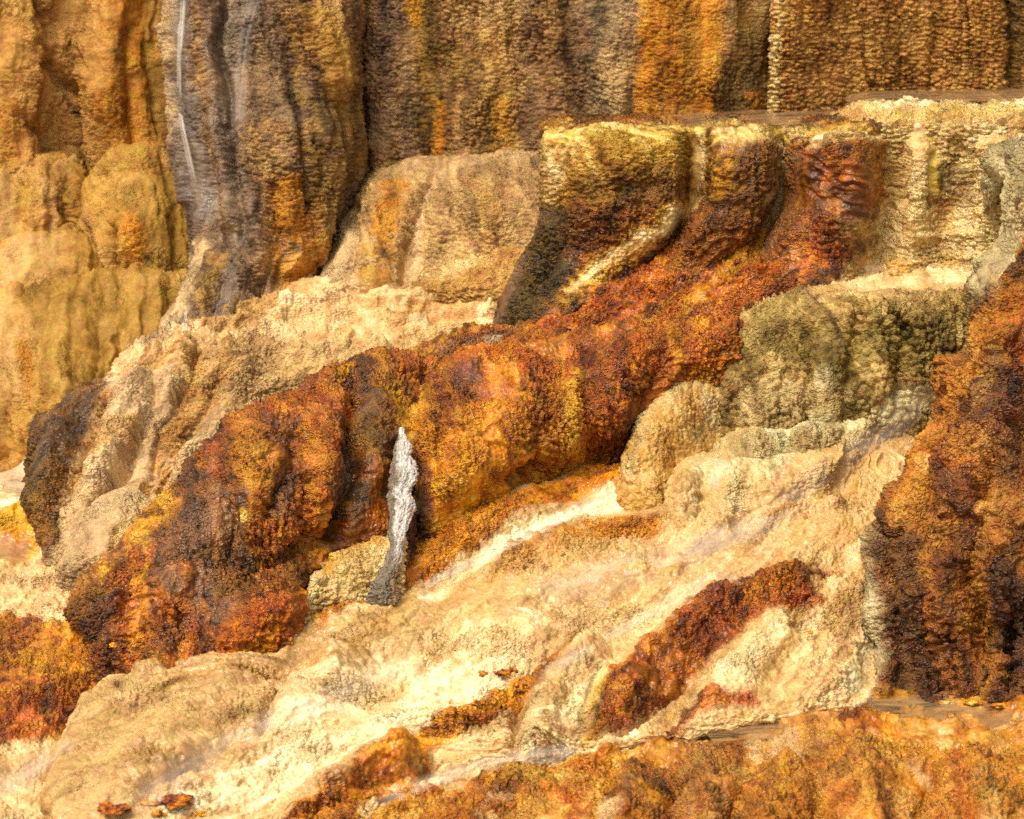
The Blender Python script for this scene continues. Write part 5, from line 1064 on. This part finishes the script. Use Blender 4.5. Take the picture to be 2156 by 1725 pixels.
# ================================================================== water
def veil_material(name, col, dens, sc=(1, 1, 1), rough=.25):
    m = bpy.data.materials.new(name); m.use_nodes = True
    N, L = m.node_tree.nodes, m.node_tree.links
    b = N['Principled BSDF']
    b.inputs['Base Color'].default_value = (*col, 1); b.inputs['Roughness'].default_value = rough; b.inputs['IOR'].default_value = 1.33; b.inputs['Specular IOR Level'].default_value = .15
    wt = N.new('ShaderNodeAttribute'); wt.attribute_name = 'Wet'
    ml = N.new('ShaderNodeMath'); ml.operation = 'MULTIPLY'; ml.inputs[1].default_value = dens; ml.use_clamp = True
    L.new(wt.outputs['Fac'], ml.inputs[0]); L.new(ml.outputs[0], b.inputs['Alpha'])
    return m
VEIL = veil_material('running_water', (.90, .82, .68), .45, rough=.3)
ZB = np.full((600, 720), 1e9)
for me, V, org, c_, w_, keep, r_ in PEND:
    if keep: continue
    px, py = proj(V); ix = np.floor((px + 180) / 3.5).astype(int); iy = np.floor((py + 180) / 3.5).astype(int)
    k = (ix >= 0) & (ix < 720) & (iy >= 0) & (iy < 600)
    np.minimum.at(ZB, (iy[k], ix[k]), V[..., 1][k])
def depth_at(px, py):
    z = ZB[np.clip((py + 180) / 3.5, 0, 599).astype(int), np.clip((px + 180) / 3.5, 0, 719).astype(int)]
    return z
def stream(label, path, wid, dens=1.0, lift=.03, seed=0, name='water_stream', cat='stream', group=None, kind=None, thin=22):
    """A thin sheet of running water lying on the rock along a path."""
    A = np.array(path, float); wd = np.array(wid, float)
    n = max(24, int(np.sum(np.linalg.norm(np.diff(A, axis=0), axis=1)) / 5))
    C = hermite(np.concatenate([A, wd[:, None]], 1), np.concatenate([[0], np.cumsum(np.linalg.norm(np.diff(A, axis=0), axis=1))]), n)
    T = np.gradient(C[:, :2], axis=0); T /= np.linalg.norm(T, axis=1, keepdims=True)
    Nn = np.stack([-T[:, 1], T[:, 0]], 1)
    a = np.linspace(-1, 1, 25)
    px = C[:, None, 0] + Nn[:, None, 0] * a[None] * C[:, None, 3 - 1]; py = C[:, None, 1] + Nn[:, None, 1] * a[None] * C[:, None, 3 - 1]
    Yd = depth_at(px, py)
    med = np.median(Yd, axis=1, keepdims=True); Yd = np.clip(np.where(Yd > 100, med, Yd), med - .25, med + .25)
    k = np.ones(9) / 9
    for _ in range(3):
        Yd = np.apply_along_axis(lambda v: np.convolve(np.pad(v, 4, mode='edge'), k, 'valid'), 0, Yd)
        Yd = np.apply_along_axis(lambda v: np.convolve(np.pad(v, 4, mode='edge'), k, 'valid'), 1, Yd)
    V = unproj(px, py, Yd - lift)
    Lm = np.linspace(0, 1, n)[:, None]
    s = a[None] * 4 + 0 * Lm
    st = .55 + .45 * fbm(s * 1.1 + seed * 7, Lm * n / thin + 0 * s, 0 * s, 81 + seed, 3)
    w = np.clip(st, 0, 1) * (1 - a[None] ** 2) ** 1.5 * sstep(0, .12, Lm) * (1 - sstep(.85, 1, Lm)) * dens
    o = mesh_grid(name, V, VEIL, np.ones(V.shape), w, keep=True)
    return tag(o, label, cat, group, kind)
stream('thin bright ribbon of water falling down the grey purple buttress', [(386, -20), (381, 60), (377, 140), (380, 240), (395, 320), (412, 400)], [9, 8, 6, 6, 7, 8], 1.5, seed=1, name='waterfall', cat='waterfall', thin=200, lift=.09)
stream('faint bluish seep sliding down the fluted buttress beside the ribbon of water', [(545, -20), (520, 60), (505, 180), (500, 300)], [20, 22, 18, 14], .35, seed=2, name='waterfall', cat='waterfall', thin=60)
stream('small white splash at the buttress foot', [(391, 655), (390, 680), (388, 702)], [2, 6, 9], 1.4, seed=3, name='water_splash', cat='splash', thin=40)
G2 = 'milky water runs on the pale slope'
stream('milky run beside the dark boulder down to the lobes', [(1960, 800), (1900, 880), (1800, 950), (1700, 1020), (1620, 1090), (1540, 1115)], [34, 37, 34, 31, 34, 51], .45, seed=4, group=G2)
stream('wide milky sheet under the lowest lobe', [(1620, 1100), (1500, 1140), (1380, 1190), (1250, 1220), (1100, 1250)], [34, 44, 51, 44, 34], .5, seed=5, group=G2)
stream('white trickle between the stump foot and the olive lobe', [(1310, 1025), (1240, 1062), (1140, 1112), (1030, 1165), (930, 1215), (860, 1255)], [17, 20, 15, 14, 14, 10], .8, seed=6, group=G2)
stream('streaked run over the rounded hump at lower left', [(900, 1380), (760, 1440), (620, 1500), (500, 1560), (380, 1630), (240, 1710)], [27, 37, 41, 37, 44, 51], .55, seed=7, group=G2)
stream('shiny run left of the rounded hump, lower left corner', [(160, 1560), (100, 1600), (40, 1640), (-30, 1680)], [20, 31, 37, 41], .55, seed=8, group=G2)
stream('wispy fall over the low wet lobe', [(1520, 965), (1510, 1000), (1500, 1035)], [17, 17, 17], .7, seed=9, name='waterfall', cat='waterfall')
#stream('wispy fall down the shaded right face of the olive mound', [(1912, 720), (1914, 770), (1908, 830), (1890, 870)], [15, 15, 17, 20], .7, seed=10, name='waterfall', cat='waterfall')
stream('pale run crossing under the rust streak', [(1560, 1200), (1440, 1250), (1330, 1310), (1230, 1370), (1120, 1440)], [24, 24, 20, 20, 20], .5, seed=11, group=G2)
stream('white run along the foreground terrace edge', [(1240, 1576), (1120, 1592), (1000, 1615), (880, 1655), (780, 1700)], [20, 24, 20, 20, 20], .7, seed=12, group=G2)
#stream('milky seep across the step under the olive mound', [(1900, 860), (1800, 905), (1700, 945), (1620, 990)], [37, 37, 34, 34], .6, seed=13, group=G2)

# ================================================================== small lumps of mat on the pale slope
def clump(label, x, y, rx, ry, pname, seed, name='mat_clump', cat='mat clump', group=None, high=.32, dent=.35):
    Yc = float(np.median(depth_at(np.array([x - 3., x, x + 3]), np.array([y, y, y], float))))
    n1, n2 = 34, 26
    th = np.linspace(0, 2 * np.pi, n1); ph = np.linspace(0.02, np.pi * .62, n2)
    d = np.stack([np.sin(ph)[:, None] * np.cos(th)[None], np.sin(ph)[:, None] * np.sin(th)[None], np.cos(ph)[:, None] + 0 * th[None]], -1)
    nn = fbm(d[..., 0] * 2.2 + seed * 3, d[..., 1] * 2.2, d[..., 2] * 2.2, 7, 4)
    r = 1 + dent * nn
    m = Yc / FOC
    c = unproj(np.array(x), np.array(y), np.array(Yc))
    V = c + d * r[..., None] * np.array([rx * m, rx * m * .8, ry * m * high * 2]) + np.array([0, 0, -ry * m * .35])
    p = PAL[pname]['c']; u = np.clip(.5 + .9 * fbm(V[..., 0] * 30, V[..., 1] * 30, V[..., 2] * 30, 9, 3), 0, 1) * 2.999
    i = u.astype(int); f = (u - i)[..., None]
    col = p[i] * (1 - f) + p[np.minimum(i + 1, 3)] * f
    o = mesh_grid(name, V, MATWET, col * ALBEDO, np.full(u.shape, .6), keep=True)
    return tag(o, label, cat, group)
G3 = 'loose mat clumps on the pale slope'
for i, (x, y, rx, ry, pn, lab) in enumerate([
    (1018, 1418, 10, 8, 'orange', 'single orange clump, leftmost on the white crust above the diagonal streak'),
    (1058, 1416, 10, 8, 'rust', 'left clump of the rust pair on the white crust'),
    (1078, 1411, 9, 7, 'rust', 'right clump of the rust pair on the white crust'),
    (1045, 1455, 11, 8, 'orange', 'orange clump just above the diagonal rust streak'),
    (1098, 1447, 15, 11, 'orange', 'largest orange clump where the diagonal streak begins'),
    (1010, 1478, 12, 6, 'orange', 'flat orange clump along the diagonal streak'),
    (370, 1682, 22, 14, 'rust', 'biggest rust clump near the bottom left corner'),
    (318, 1690, 14, 8, 'orange', 'orange clump beside the biggest rust clump at bottom left'),
    (240, 1698, 22, 13, 'rust', 'dark rust clump nearest the bottom left corner'),
    (330, 1712, 12, 7, 'orange', 'small orange clump at the bottom edge below the biggest one'),
    (422, 1712, 9, 6, 'orange', 'tiny orange clump right of the biggest at bottom left'),
    (532, 1528, 7, 5, 'orange', 'tiny orange dot on the white crust by the hump'),
    (1700, 1330, 7, 5, 'gold', 'tiny gold dot at the end of the upper rust streak')]):
    clump(lab, x, y, rx * 1.35, ry * 1.3, pn, i + 1, group=G3, dent=.75, high=.36)
clump('bright yellow crust knob on the dark mound face', 515, 1090, 9, 12, 'rimyellow', 31, 'yellow_crust', 'crust', high=.6)
clump('cream stone by the boulder foot, larger one', 1990, 1478, 22, 10, 'lobe', 32, 'loose_stone', 'stone', 'stones by the boulder foot')
clump('flat gold stone by the boulder foot, right of the cream one', 2048, 1478, 18, 7, 'gold', 33, 'loose_stone', 'stone', 'stones by the boulder foot')
clump('orange pebble under the dark mound at left', 243, 1356, 13, 11, 'orange', 34, 'loose_stone', 'stone')
clump('rusty knob below the right end of the boulder', 2110, 1484, 24, 8, 'orange', 35, 'loose_stone', 'stone', 'stones by the boulder foot')

finish()
